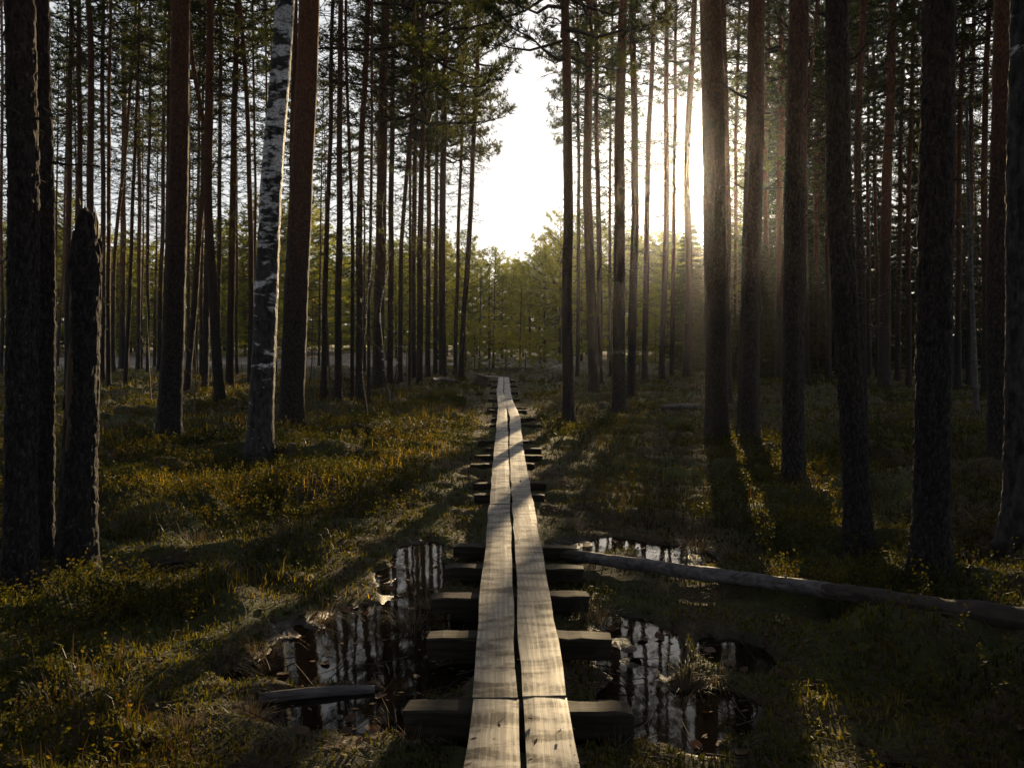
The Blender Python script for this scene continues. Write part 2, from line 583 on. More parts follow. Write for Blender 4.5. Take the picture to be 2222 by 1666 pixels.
def plank(a, b, w, seed, zoff=0.0):
    a = np.array(a, float); b = np.array(b, float); L = np.linalg.norm(b - a)
    r = np.random.default_rng(seed)
    n = 14; m = 5
    s = np.linspace(0, L, n); u = np.linspace(-.5, .5, m)
    S, U = np.meshgrid(s, u, indexing='ij')
    edge = .008 * (vnoise(S * 3 + seed, U * 0 + 3 * np.sign(U), 3) - .5) * 2
    X = U * w + edge * (np.abs(U) > .4)
    cup = -.004 * (1 - (2 * U) ** 2) * r.uniform(-.5, 1)
    Zt = cup + .012 * (vnoise(S * .9 + seed, U + seed, 4) - .5) + r.uniform(-.003, .003)
    Zt = np.where(np.abs(U) > .49, Zt - .004, Zt)
    Zb = Zt * 0 - .05
    top = np.stack([X, S, Zt], -1); bot = np.stack([X, S, Zb], -1)
    v = np.concatenate([top.reshape(-1, 3), bot.reshape(-1, 3)])
    N = n * m; f = []
    for i in range(n - 1):
        for j in range(m - 1):
            q = i * m + j
            f.append((q, q + 1, q + m + 1, q + m)); f.append((N + q, N + q + m, N + q + m + 1, N + q + 1))
        q = i * m; f.append((q, q + m, N + q + m, N + q))
        q = i * m + m - 1; f.append((q, N + q, N + q + m, q + m))
    for j in range(m - 1):
        f.append((j, N + j, N + j + 1, j + 1)); q = (n - 1) * m + j
        f.append((q, q + 1, N + q + 1, N + q))
    gg = Geo(); gg.add(v, f)
    me = gg.mesh('plank', [M['plank']], smooth=False)
    d = (b - a) / L
    o = part('plank', me, walk, a - wl0 + np.array([0, 0, zoff]))
    o.rotation_euler = (math.asin(d[2]), r.uniform(-.02, .02), -math.atan2(d[0], d[1]))
    return o


def dep(y):
    return float(on_z(1100, y, BOARD_Z)[1])


PWID = .198
left_j = [1.0, dep(1512), dep(1092), dep(962), dep(934), dep(884), dep(848), dep(832), dep(818.5)]
right_j = [1.0, dep(1508), dep(1092), dep(964), dep(901), dep(866), dep(847), dep(831), dep(818.5)]
for side, js in ((-1, left_j), (1, right_j)):
    for i in range(len(js) - 1):
        y0, y1 = js[i] + .004, js[i + 1] - .004
        off = side * (PWID / 2 + .011 + .003 * math.sin(i * 2.3 + side))
        z = BOARD_Z + (.004 if i % 2 else 0)
        plank((xc(y0) + off, y0, z), (xc(y1) + off, y1, z + random.uniform(-.006, .004)), PWID, 100 + i * 7 + side)
# the far stretch that turns away to the left
yT = dep(818.5)
far_end = on_z(1057, 815.5, BOARD_Z)
for k_, o_ in ((0, .02), (1, .23)):
    plank((xc(yT) + .18 - .2 * k_, yT + o_ - .05, BOARD_Z - .004), (far_end[0], far_end[1] + o_, BOARD_Z - .002), PWID, 300 + k_)


def beam(xa, xb, y, h=.11, d=.11, seed=0, zt=None):
    r = np.random.default_rng(seed)
    zt = BOARD_Z - .056 if zt is None else zt
    L = xb - xa; n = 14
    gg = Geo()
    s = np.linspace(0, L, n); vs = []
    b = .008
    sec = [(-d / 2 + b, 0), (d / 2 - b, 0), (d / 2, -b), (d / 2, -h), (-d / 2, -h), (-d / 2, -b)]
    for i in range(n):
        w = r.uniform(-.003, .003, 2); e_ = i in (0, n - 1)
        vs += [(s[i] + (r.uniform(-.012, .012) if e_ else 0), p * (.96 if e_ else 1) + w[0] + r.uniform(-.004, .004), q + w[1] + r.uniform(-.005, .004) - (.006 if e_ else 0)) for p, q in sec]
    k6 = len(sec); f = []
    for i in range(n - 1):
        for j in range(k6):
            f.append((i * k6 + j, i * k6 + (j + 1) % k6, (i + 1) * k6 + (j + 1) % k6, (i + 1) * k6 + j))
    gg.add(vs, f)
    gg.add(vs[:k6], [tuple(range(k6))[::-1]]); gg.add(vs[-k6:], [tuple(range(k6))])
    o = part('crossbeam', gg.mesh('crossbeam', [M['beam']], smooth=False), walk, np.array([xa, y, zt]) - wl0)
    o.rotation_euler = (r.uniform(-.03, .03), r.uniform(-.012, .012), r.uniform(-.03, .03))


BEAMS = [(1538, 880, 1374), (1383, 929, 1324), (1297, 934, 1278), (1230, 963, 1266), (1185, 981, 1250), (1073, 1029, 1182),
         (1049, 1027, 1186), (1007, 1020, 1160), (988, 1028, 1177), (973, 1050, 1175), (956, 1037, 1155), (921, 1062, 1178),
         (908, 1066, 1161), (889, 1057, 1143), (884, 1057, 1141), (866, 1060, 1128), (851, 1061, 1124), (837, 1066, 1122), (826, 1061, 1118)]
for i, (y, a, b) in enumerate(BEAMS):
    zt = BOARD_Z - .056
    pa, pb = on_z(a, y, zt), on_z(b, y, zt)
    beam(pa[0], pb[0], pa[1] + .05, h=.115 if i < 2 else .09, d=.12 if i < 4 else .10, seed=i)
    if i < 5:
        m_ = (pb[0] - pa[0]) * .12
        beam(pa[0] + m_, pb[0] - m_, pa[1] + .09, h=.12, d=.09, seed=i + 60, zt=zt - (.118 if i < 2 else .093))

# ------------------------------------------------------------------ foliage building blocks
GOLD = 2.399963


def unit(v):
    return v / (np.linalg.norm(v, axis=-1, keepdims=True) + 1e-9)


def tufts(g, c, ax, k, ln, wd, spread, r, mat):
    c = np.repeat(np.asarray(c), k, 0); ax = np.repeat(unit(np.asarray(ax)), k, 0)
    n = len(c)
    d = unit(ax + spread * unit(r.normal(size=(n, 3))))
    sdv = unit(np.cross(d, r.normal(size=(n, 3))))
    L = ln * r.uniform(.65, 1.15, (n, 1))
    s0 = c + d * L * .02
    v = np.stack([s0 - sdv * wd / 2, s0 + sdv * wd / 2, c + d * L], 1).reshape(-1, 3)
    g.add(v, np.arange(3 * n).reshape(-1, 3), mat)


def pine_crown(seed, Lc, rmax, nbr, dens=1.0, ln=.12, wd=.014, k=10, up0=-8, up1=55, low=.45, name='crown', mats=None, z0=0.0):
    r = np.random.default_rng(seed); g = Geo()
    C, A = [], []
    for i in range(nbr):
        t = (i + r.uniform(0, .9)) / nbr
        z = z0 + t * Lc
        az = GOLD * i + r.uniform(-.5, .5)
        prof = (low + (1 - low) * min(1, t / .3)) * (1 - t ** 2.2) ** .8 + .12
        L = rmax * prof * r.uniform(.55, 1.15)
        up = math.radians(up0 + (up1 - up0) * t ** 1.2 + r.uniform(-10, 10))
        s = np.linspace(0, 1, 6)
        h = np.array([math.cos(az), math.sin(az), 0]); lat = np.array([-h[1], h[0], 0])
        bend = r.uniform(-.25, .25)
        pts = np.array([0, 0, z]) + np.outer(s * L * math.cos(up), h) + np.outer(bend * L * s ** 2, lat)
        pts[:, 2] += s * L * math.sin(up) + L * .18 * s ** 2 - L * .05 * np.sin(s * 3)
        pts[1:-1] += r.normal(size=(4, 3)) * .03 * L
        tube(g, pts, (.011 + .013 * L) * (1 - .85 * s), 4, 1, cap=False)
        for q in range(max(3, int(L * 9 * dens))):
            u = r.uniform(.3, 1) ** .75
            p = np.array([np.interp(u, s, pts[:, a]) for a in range(3)])
            dd = unit(h * r.uniform(.3, 1) + lat * r.choice([-1, 1]) * r.uniform(.3, 1.1) + np.array([0, 0, r.uniform(-.1, .6)]))
            tl = r.uniform(.2, .55) * (1.15 - .6 * u) * (.5 + .25 * rmax)
            e = p + dd * tl; e[2] += tl * .15
            tube(g, [p, e], [.006, .003], 3, 1, cap=False)
            for w in (.45, .7, .88, 1.0):
                if r.random() < .85:
                    C.append(p + (e - p) * w + r.normal(size=3) * .03); A.append(dd + np.array([0, 0, .35]))
    tufts(g, C, A, k, ln, wd, .95, r, 0)
    return g.mesh(name, mats or [M['needle'], M['twig']], smooth=False)


def spruce_crown(seed, H, rmax, nwh, mats, ln=.16, wd=.03, k=6):
    r = np.random.default_rng(seed); g = Geo(); C, A = [], []
    for i in range(nwh):
        t = i / nwh
        for b in range(6):
            az = b * math.pi / 3 + i * .7 + r.uniform(-.3, .3)
            L = rmax * (1 - t) ** .8 * r.uniform(.7, 1.1) + .12
            h = np.array([math.cos(az), math.sin(az), 0]); lat = np.array([-h[1], h[0], 0])
            z = t * H + r.uniform(-.1, .1)
            s = np.linspace(0, 1, 5)
            pts = np.array([0, 0, z]) + np.outer(s * L, h); pts[:, 2] += -L * .45 * s + L * .3 * s ** 2
            tube(g, pts, .018 * (1 - .8 * s), 3, 1, cap=False)
            for q in range(int(5 + L * 9)):
                u = r.uniform(.15, 1)
                p = np.array([np.interp(u, s, pts[:, a]) for a in range(3)])
                sd_ = r.choice([-1, 1]); tl = r.uniform(.1, .45) * (1.2 - u) * L * .6 + .08
                dd = unit(h * .6 + lat * sd_ + np.array([0, 0, r.uniform(-.5, 0)]))
                for w in (.3, .65, 1.0):
                    C.append(p + dd * tl * w); A.append(dd + np.array([0, 0, -.3]))
    tufts(g, C, A, k, ln, wd, .8, r, 0)
    return g.mesh('crown', mats, smooth=False)


def dead_twigs(seed, z0, z1, nbr, lmax, green=.1, ln=.09, wd=.012):
    r = np.random.default_rng(seed); g = Geo(); C, A = [], []
    for i in range(nbr):
        t = r.random() ** .7
        z = z0 + (z1 - z0) * t
        az = r.uniform(0, 2 * math.pi); L = lmax * r.uniform(.15, 1) ** 1.5 * (.45 + .55 * t)
        h = np.array([math.cos(az), math.sin(az), 0]); lat = np.array([-h[1], h[0], 0])
        n = 6; s = np.linspace(0, 1, n); up = r.uniform(-.5, .35)
        pts = np.array([0, 0, z]) + np.outer(s * L, h) + np.outer(r.uniform(-.3, .3) * L * s ** 2, lat)
        pts[:, 2] += up * L * s - r.uniform(-.15, .35) * L * s ** 2
        pts[1:] += r.normal(size=(n - 1, 3)) * .035 * L
        tube(g, pts, (.007 + .010 * L) * (1 - .75 * s), 3, 0, cap=False)
        leaf = r.random() < green
        for q in range(int(1 + L * 5)):
            u = r.uniform(.25, 1)
            p = np.array([np.interp(u, s, pts[:, a]) for a in range(3)])
            dd = unit(h * r.uniform(.2, 1) + lat * r.uniform(-1, 1) + np.array([0, 0, r.uniform(-.6, .5)])); tl = r.uniform(.08, .38) * (.4 + .6 * L)
            mid = p + dd * tl * .5 + r.normal(size=3) * .02
            tube(g, [p, mid, p + dd * tl], [.006, .0045, .003], 3, 0, cap=False)
            if leaf:
                for w in (.5, .8, 1.0):
                    C.append(p + dd * tl * w); A.append(dd + np.array([0, 0, .4]))
    if C:
        tufts(g, C, A, 9, ln, wd, .95, r, 1)
    return g.mesh('twigs', [M['twig'], M['needle']], smooth=False)


CROWNS = [pine_crown(40 + i, 8.0, 1.9 + .25 * (i % 3), 52, 1.15, ln=.13, wd=.015, k=12, up0=-14, up1=55) for i in range(6)]
TWIGS = [dead_twigs(60 + i, 1.8, 11.5, 165 + 15 * (i % 3), 1.3, .14 + .08 * (i % 2)) for i in range(6)]
DRY = [dead_twigs(160 + i, 1.6, 11.5, 75, .8, 0.0) for i in range(3)]
BOGPINES = [pine_crown(80 + i, 8.5, 2.3, 64, 1.5, ln=.14, wd=.022, k=11, up0=-15, up1=60, low=.85,
                       mats=[M['needle_far'], M['twig']]) for i in range(4)]
SPRUCES = [spruce_crown(90 + i, 9.0, 1.7, 26, [M['spruce'], M['twig']]) for i in range(2)]

# ------------------------------------------------------------------ trees
ORD = ['first', 'second', 'third', 'fourth', 'fifth', 'sixth', 'seventh', 'eighth', 'ninth', 'tenth', 'eleventh', 'twelfth', 'thirteenth', 'fourteenth', 'fifteenth', 'sixteenth', 'seventeenth', 'eighteenth', 'nineteenth', 'twentieth', 'twenty-first', 'twenty-second', 'twenty-third', 'twenty-fourth']
TREES = []


def trunk_path(base, ups, H, depth, seed, wob=.03):
    """ups: points (x, z) above the base in metres; straight on to height H"""
    zs = [0.0] + [u[2] - base[2] for u in ups]
    xs = [0.0] + [u[0] - base[0] for u in ups]
    if zs[-1] < H:
        j = max(0, len(zs) - 2)
        sl = (xs[-1] - xs[j]) / max(.5, zs[-1] - zs[j]) if len(zs) > 1 else 0
        sl = max(-.08, min(.08, sl)) * .6
        xs.append(xs[-1] + sl * (H - zs[-1])); zs.append(H)
    z = np.concatenate([np.arange(-.35, min(H, 7.0), .25), np.arange(min(H, 7.0), H + .4, .5)])
    z = z[z <= H + .001]
    zz = np.linspace(0, H, 200)
    x = np.interp(zz, zs, xs)
    ker = np.ones(25) / 25
    xp = np.pad(x, 12, mode='edge')
    xp[:12] = x[0] - (x[12:0:-1] - x[0]); xp[-12:] = x[-1] + (x[-1] - x[-2:-14:-1])
    x = np.convolve(xp, ker, 'valid')
    x = x - x[0]
    xx = np.interp(z, zz, x) + wob * H * .12 * (vnoise(z * .45, z * 0 + seed, 2) - .5) * np.clip(z / 3, 0, 1)
    yy = wob * H * .2 * (vnoise(z * .3, z * 0 + seed + 50, 2) - .5) * np.clip(z / 3, 0, 1)
    return np.stack([xx, yy, z], -1)


def make_trunk(path, rb, rt_ratio, H, seed, mat, detail, flare=.42):
    z0 = path[:, 2]
    if detail == 2:
        zf = np.concatenate([np.arange(-.3, 5.5, .022), np.arange(5.5, H, .25)]); sides = 72
    elif detail == 1:
        zf = np.concatenate([np.arange(-.3, 9, .07), np.arange(9, H, .35)]); sides = 30
    else:
        zf = np.concatenate([np.arange(-.3, 12, .22), np.arange(12, H, .5)]); sides = 12
    zf = np.append(zf[zf < H - .05], H)
    P = np.stack([np.interp(zf, z0, path[:, 0]), np.interp(zf, z0, path[:, 1]), zf], -1)
    zc = np.clip(zf, 0, H)
    rad = rb * (1 - (1 - rt_ratio) * (zc / H) ** .85)
    rad = rad + rb * flare * np.exp(-np.clip(zf + .05, 0, 9) / .22)

    def fn(th, i):
        z = zf[i] + th * 0
        lob = .05 * rb * np.cos(3 * th + seed) + .03 * rb * np.cos(5 * th + 2 * seed)
        root = rb * flare * .8 * np.maximum(0, np.cos(th * 4 + seed)) * np.exp(-np.clip(z + .05, 0, 9) / .16)
        if detail == 0:
            return lob + root + .05 * rb * (vnoise(th / 6.283 * 6, z * 3, seed) - .5)
        nu = max(8, int(round(2 * math.pi * rb / .05)))
        uu = th / (2 * math.pi) * nu
        f1, f2, cid = worley(uu + .7 * (vnoise(uu, z * 9, seed) - .5), z / .085 + .8 * vnoise(uu * .5, z * 4, seed + 1), seed, nu)
        low = 1 - .65 * sstep(2.5, 7, z)
        plate = sstep(.02, .22, f2 - f1) * (.35 + .65 * cid)
        a = .016 if detail == 2 else .012
        a = min(a, rb * .16)
        fine = .004 * (vnoise(th * 30, z * 60, seed + 3) - .5) if detail == 2 else 0
        return lob + root + low * a * (plate - .5) + fine + .06 * rb * (vnoise(th / 6.283 * 3, z * 1.3, seed + 4) - .5)
    g = Geo()
    tube(g, P, rad, sides, 0, cap=True, fn=fn)
    return g.mesh('trunk', [mat])


def tree(name, xb, yb, wb, ups, label=None, cat='pine', mat='pine', H=None, crown=None, twigs=True, wtop=None, group=None,
         cb=None, detail=None, depth=None, low_twig=1.0, cs=1.0, seed=None):
    seed = len(TREES) + 3 if seed is None else seed
    r = np.random.default_rng(seed * 31 + 5)
    b = on_z(xb, yb, .12)
    if depth is not None:
        b = on_depth(xb, yb, depth)
    depth = b[1]
    b[2] = float(gh(b[0], b[1]))
    H = H or r.uniform(17, 21)
    up = [on_depth(px, py, depth) for px, py in ups]
    rb = wb * depth / FPX / 2
    path = trunk_path(b, up, H, depth, seed)
    if detail is None:
        detail = 2 if depth < 9.5 else 1 if depth < 24 else 0
    if wtop:
        ztop = up[-1][2] - b[2]
        q = min(.95, wtop / wb)
        ratio = 1 - (1 - q) / max(.2, (min(ztop, H) / H) ** .85)
        ratio = max(.12, ratio)
    else:
        ratio = .22
    e = empty(name, b)
    part('trunk', make_trunk(path, rb, ratio, H, seed, M[mat], detail), e)
    cb = cb or H * r.uniform(.56, .68)
    if crown is not False:
        me = crown or CROWNS[seed % len(CROWNS)]
        zc = H - 8.0 * (H - cb) / 8.0
        c = part('crown', me, e, (np.interp(zc + 2, path[:, 2], path[:, 0]), np.interp(zc + 2, path[:, 2], path[:, 1]), zc))
        s = (H - cb + .3) / 8.0
        c.scale = (s * cs * r.uniform(.9, 1.15), s * cs * r.uniform(.9, 1.15), s); c.rotation_euler = (0, 0, r.uniform(0, 6.28))
    if twigs:
        t = part('twigs', TWIGS[(seed * 5 + 1) % len(TWIGS)] if depth > 16 else DRY[seed % 3], e, kind='stuff')
        dx = np.interp(9, path[:, 2], path[:, 0]); dy = np.interp(9, path[:, 2], path[:, 1])
        t.rotation_euler = Vector((dx, dy, 9.0)).to_track_quat('Z', 'Y').to_euler()
        t.rotation_mode = 'XYZ'
        t.scale = (low_twig, low_twig, H / 19.5)
    TREES.append(dict(o=e, xb=xb, depth=depth, label=label, cat=cat, group=group, w=wb, r=rb, mid=(ups[0] if ups else (xb, 400))[0],
                      lean=(ups[-1][0] - xb if ups else 0), path=path, base=b))
    return e, path, rb


def limb(parent, path, z, az, L, up, r0, droop=.0, name='branch', mat='twig', seed=0, sub=4):
    """one visible bare limb or snapped stub"""
    r = np.random.default_rng(seed + 900)
    p = np.array([np.interp(z, path[:, 2], path[:, a]) for a in range(3)])
    h = np.array([math.cos(az), math.sin(az), 0]); n = 8; s = np.linspace(0, 1, n)
    pts = p + np.outer(s * L, h); pts[:, 2] += up * L * s - droop * L * s ** 2
    pts[1:] += r.normal(size=(n - 1, 3)) * .02 * L
    g = Geo(); tube(g, pts, r0 * (1 - .75 * s), 6, 0)
    for q in range(sub):
        u = r.uniform(.3, .95); a = np.array([np.interp(u, s, pts[:, i]) for i in range(3)])
        d = unit(h + r.normal(size=3) * .7); tl = L * r.uniform(.1, .3)
        tube(g, [a, a + d * tl * .5 + r.normal(size=3) * .01, a + d * tl], [r0 * .3, r0 * .22, r0 * .1], 4, 0)
    return part(name, g.mesh(name, [M[mat]]), parent)


# --- near trees, each with its own label
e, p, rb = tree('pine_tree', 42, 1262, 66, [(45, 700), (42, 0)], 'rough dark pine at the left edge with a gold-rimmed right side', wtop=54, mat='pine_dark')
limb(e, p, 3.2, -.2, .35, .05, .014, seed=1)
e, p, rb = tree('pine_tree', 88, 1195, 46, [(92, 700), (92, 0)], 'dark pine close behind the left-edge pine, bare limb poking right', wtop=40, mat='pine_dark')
limb(e, p, 3.05, .05, .62, .04, .012, .12, seed=2, sub=2)

# broken snag
b = on_z(165, 1222, .1); b[2] = float(gh(b[0], b[1]))
sn = empty('broken_snag', b)
tag(sn, 'broken-off dead trunk with torn jagged top and peeled patches', 'dead tree')
topz = on_depth(188, 450, b[1])[2] - b[2]
zf = np.arange(-.3, topz, .02)
rbS = 76 * b[1] / FPX / 2
snx = (on_depth(190, 450, b[1])[0] - b[0])
P = np.stack([snx * zf / topz, zf * 0, zf], -1)
rad = rbS * (1 - .26 * np.clip(zf, 0, 9) / topz) + rbS * .25 * np.exp(-np.clip(zf, 0, 9) / .2)


def snag_fn(th, i):
    z = zf[i] + th * 0
    nu = 14; uu = th / 6.28319 * nu
    f1, f2, cid = worley(uu + .6 * vnoise(uu, z * 8, 5), z / .1, 77, nu)
    pl = sstep(.02, .25, f2 - f1) * (.3 + .7 * cid)
    knob = .035 * np.exp(-((z - topz + .35) / .16) ** 2) * np.maximum(0, np.cos(th - 3.4)) + .02 * np.exp(-((z - 1.5) / .3) ** 2) * np.maximum(0, np.cos(th - .2))
    zt_ = topz - .42 * vnoise(th / 6.28319 * 8, th * 0, 8) ** 1.3 - .12 * (1 + np.cos(th - .3))
    torn = -sstep(zt_, zt_ + .05, z) * rbS * .7
    return .018 * (pl - .5) + knob + torn + .1 * rbS * (vnoise(th / 6.28319 * 4, z * 2.2, 9) - .5)


g = Geo(); tube(g, P, rad, 72, 0, True, snag_fn)
part('trunk', g.mesh('trunk', [M['pine_dark']]), sn)
rS = np.random.default_rng(4)
for i in range(5):
    a = rS.uniform(0, 6.28); g = Geo()
    q = np.array([snx * .99 + .05 * math.cos(a), .05 * math.sin(a), topz - .22]); hh = rS.uniform(.12, .3)
    tube(g, [q, q + np.array([.01, 0, hh * .5]), q + np.array([rS.uniform(-.02, .02), 0, hh])], [.022, .014, .002], 5)
    part('splinter', g.mesh('splinter', [M['raw'] if i % 2 else M['log_dark']]), sn)
for zz, aa, hh, ww in ((1.38, -2.0, .34, .034), (.98, -1.85, .2, .028), (1.95, -2.1, .22, .026)):
    n = 10; s = np.linspace(-1, 1, n); g = Geo()
    r_ = np.interp(zz + s * hh, zf, rad) + .006
    c_ = np.stack([snx * (zz + s * hh) / topz + np.cos(aa) * (r_ - .029), np.sin(aa) * (r_ - .029), zz + s * hh], -1)
    tube(g, c_, ww * np.sqrt(np.clip(1.02 - s ** 2, 0, 1)), 8)
    part('bare_patch', g.mesh('bare_patch', [M['raw']]), sn, label='strip of bare pale wood where bark fell off')

tree('pine_tree', 366, 968, 50, [(380, 600), (395, 0)], 'stout red-brown pine standing alone left of the white birch', wtop=36)
e, p, rb = tree('birch_tree', 562, 990, 56, [(572, 850), (583, 560), (600, 300), (622, 0)],
                'tall white birch with black patches, standing before a dark pine', 'birch', 'birch', wtop=34, twigs=False)
tree('pine_tree', 632, 937, 54, [(645, 600), (668, 0)], 'thick dark pine just right of the white birch', wtop=42)
e, p, rb = tree('pine_tree', 1235, 915, 25, [(1232, 500), (1227, 0)], 'straight slim pine nearest the boardwalk on its right side', wtop=17, cb=7.0, cs=1.05)
e, p, rb = tree('pine_tree', 1556, 957, 50, [(1557, 500), (1557, 330), (1548, 0)], 'thick pine whose left edge the sun grazes', wtop=46)
limb(e, p, 7.3, 3.3, 1.2, .25, .02, seed=5)
e, p, rb = tree('pine_tree', 1622, 967, 46, [(1630, 450), (1645, 0)], 'thick pine right of the sun with a snapped limb on its left', wtop=33)
limb(e, p, 5.2, 2.9, .55, .75, .03, seed=7, sub=1)
limb(e, p, 3.9, 3.0, .4, .5, .018, seed=8, sub=1)
e, p, rb = tree('pine_tree', 1722, 1062, 46, [(1716, 450), (1733, 0)], 'upright grey pine with short knots, second trunk beyond the sun', wtop=38)
limb(e, p, 4.4, 3.1, .22, .0, .016, seed=9, sub=0)
limb(e, p, 3.3, 3.3, .2, .0, .014, seed=10, sub=0)
e, p, rb = tree('pine_tree', 1864, 1195, 56, [(1846, 800), (1833, 500), (1815, 250), (1809, 0)], 'dark bowed pine leaning left as it rises', wtop=44, mat='pine_dark')
e, p, rb = tree('pine_tree', 2018, 1282, 74, [(2020, 600), (2029, 0)], 'thickest dark pine, scaly bark, near the right edge', wtop=60, mat='pine_dark')
limb(e, p, 2.1, 3.2, .18, .1, .012, seed=11, sub=0)
tree('pine_tree', 2168, 1010, 48, [(2172, 500), (2184, 0)], 'straight brown pine left of the right-edge birch', wtop=46)
tree('birch_tree', 2208, 1192, 58, [(2214, 500), (2219, 0)], 'speckled birch cut off by the right edge of the picture', 'birch', 'birch_rough', wtop=44, twigs=False)
tree('pine_tree', 478, 888, 22, [(466, 720), (452, 420), (455, 120)], 'thin pine with bowed foot leaning left, left of birch', wtop=12)

# --- the slender trunks of the middle distance: x, y of the foot, width, points higher up
MID = [
    (3, 818, 8, [(3, 0)]), (124, 795, 6, [(139, 560), (146, 200)]), (147, 832, 14, [(150, 500), (155, 0)]), (222, 830, 12, [(224, 300), (226, 0)]),
    (236, 842, 10, [(237, 300), (240, 0)]), (176, 835, 14, [(172, 300), (170, 0)]), (196, 845, 18, [(196, 300), (193, 0)]),
    (246, 812, 9, [(244, 600), (296, 60)]), (265, 806, 14, [(268, 340), (270, 0)]), (272, 834, 9, [(286, 520), (299, 200), (302, 0)]),
    (299, 803, 10, [(302, 450), (300, 0)]), (320, 812, 8, [(322, 400), (327, 0)]), (345, 810, 10, [(352, 450), (358, 0)]),
    (358, 825, 11, [(365, 400), (370, 0)]), (405, 857, 14, [(432, 480), (448, 300), (434, 215), (414, 165), (412, 0)]), (425, 818, 8, [(430, 400), (434, 0)]), (436, 816, 8, [(441, 300), (444, 0)]),
    (444, 857, 15, [(452, 450), (458, 0)]), (472, 842, 11, [(476, 400), (478, 0)]), (498, 838, 17, [(503, 500), (513, 60), (514, 0)]),
    (514, 816, 7, [(512, 0)]), (543, 840, 13, [(546, 480), (538, 240), (522, 0)]), (554, 832, 7, [(554, 400), (550, 0)]), (577, 822, 6, [(577, 0)]),
    (612, 884, 15, [(630, 500), (640, 0)]), (702, 867, 12, [(706, 500), (720, 200), (722, 0)]), (733, 880, 16, [(736, 500), (741, 0)]),
    (765, 877, 9, [(763, 500), (752, 200), (750, 0)]), (780, 867, 16, [(782, 500), (790, 200), (797, 0)]), (800, 880, 8, [(803, 400), (806, 0)]), (820, 853, 26, [(826, 500), (836, 0)]),
    (845, 833, 14, [(848, 400), (857, 0)]), (868, 832, 11, [(872, 480), (900, 200), (908, 0)]), (889, 858, 7, [(891, 400), (898, 0)]),
    (897, 828, 12, [(900, 400), (904, 0)]), (910, 842, 15, [(914, 500), (919, 60), (920, 0)]), (928, 822, 12, [(930, 400), (934, 0)]),
    (944, 817, 10, [(945, 400), (950, 0)]), (960, 826, 17, [(960, 400), (966, 150), (968, 0)]),
    (988, 822, 9, [(994, 500), (1004, 250), (1006, 0)]), (1000, 828, 13, [(1017, 500), (1034, 200), (1040, 0)]),
    (1253, 822, 9, [(1255, 400), (1252, 0)]), (1290, 853, 24, [(1274, 450), (1278, 0)]), (1302, 838, 13, [(1296, 400), (1292, 0)]), (1325, 822, 8, [(1322, 450), (1326, 200)]),
    (1342, 890, 29, [(1342, 500), (1350, 150), (1354, 0)]), (1369, 866, 20, [(1378, 500), (1380, 250), (1371, 0)]), (1398, 832, 14, [(1403, 500), (1412, 200), (1420, 0)]),
    (1436, 827, 14, [(1446, 500), (1445, 200), (1448, 0)]), (1457, 820, 10, [(1464, 400), (1466, 0)]), (1488, 826, 17, [(1495, 600), (1488, 372), (1497, 190), (1506, 0)]),
    (1580, 880, 17, [(1576, 300), (1571, 0)]), (1600, 826, 10, [(1596, 300), (1603, 0)]), (1664, 820, 13, [(1663, 300), (1668, 0)]), (1690, 832, 18, [(1694, 300), (1699, 0)]), (1752, 840, 12, [(1746, 300), (1772, 0)]),
    (1770, 815, 13, [(1771, 300), (1778, 0)]), (1798, 832, 12, [(1794, 400), (1796, 0)]), (1874, 990, 20, [(1868, 600), (1862, 300), (1872, 0)]),
    (1918, 848, 26, [(1924, 400), (1936, 0)]), (1948, 830, 12, [(1952, 400), (1960, 0)]), (1972, 842, 12, [(1972, 400), (1986, 0)]), (1905, 818, 9, [(1898, 300), (1890, 0)]),
    (2078, 850, 14, [(2083, 300), (2090, 0)]), (2102, 842, 12, [(2108, 300), (2114, 0)]), (2064, 825, 9, [(2064, 0)]), (2138, 860, 16, [(2136, 400), (2146, 0)]), (2056, 870, 10, [(2070, 400), (2068, 0)]),
]
for row in MID:
    xb, yb, wb, ups = row
    dpt = on_z(xb, yb, .12)[1]
    w = min(wb, .38 * FPX / dpt)
    left = xb < 1100
    tree('pine_tree', xb, yb, w, ups, wtop=w * .62, low_twig=.9 if left else 1.1, H=random.uniform(16.5, 20.5),
         cb=random.uniform(7.4, 9.6) if 860 < xb < 1340 else random.uniform(10.5, 12.5) if 1340 < xb < 1610 else random.uniform(8, 10.5) if xb > 1610 else None, cs=.7 if 940 < xb < 1320 else .75 if 1320 < xb < 1610 else 1.0)

# pale dead stick on the right
b = on_z(2119, 905, .12)
e, p, rb = tree('dead_tree', 2119, 905, 11, [(2112, 700), (2100, 430)], 'pale barkless dead stem between dark pines at right', 'dead tree', 'log', H=6.5, crown=False, twigs=False, wtop=7)

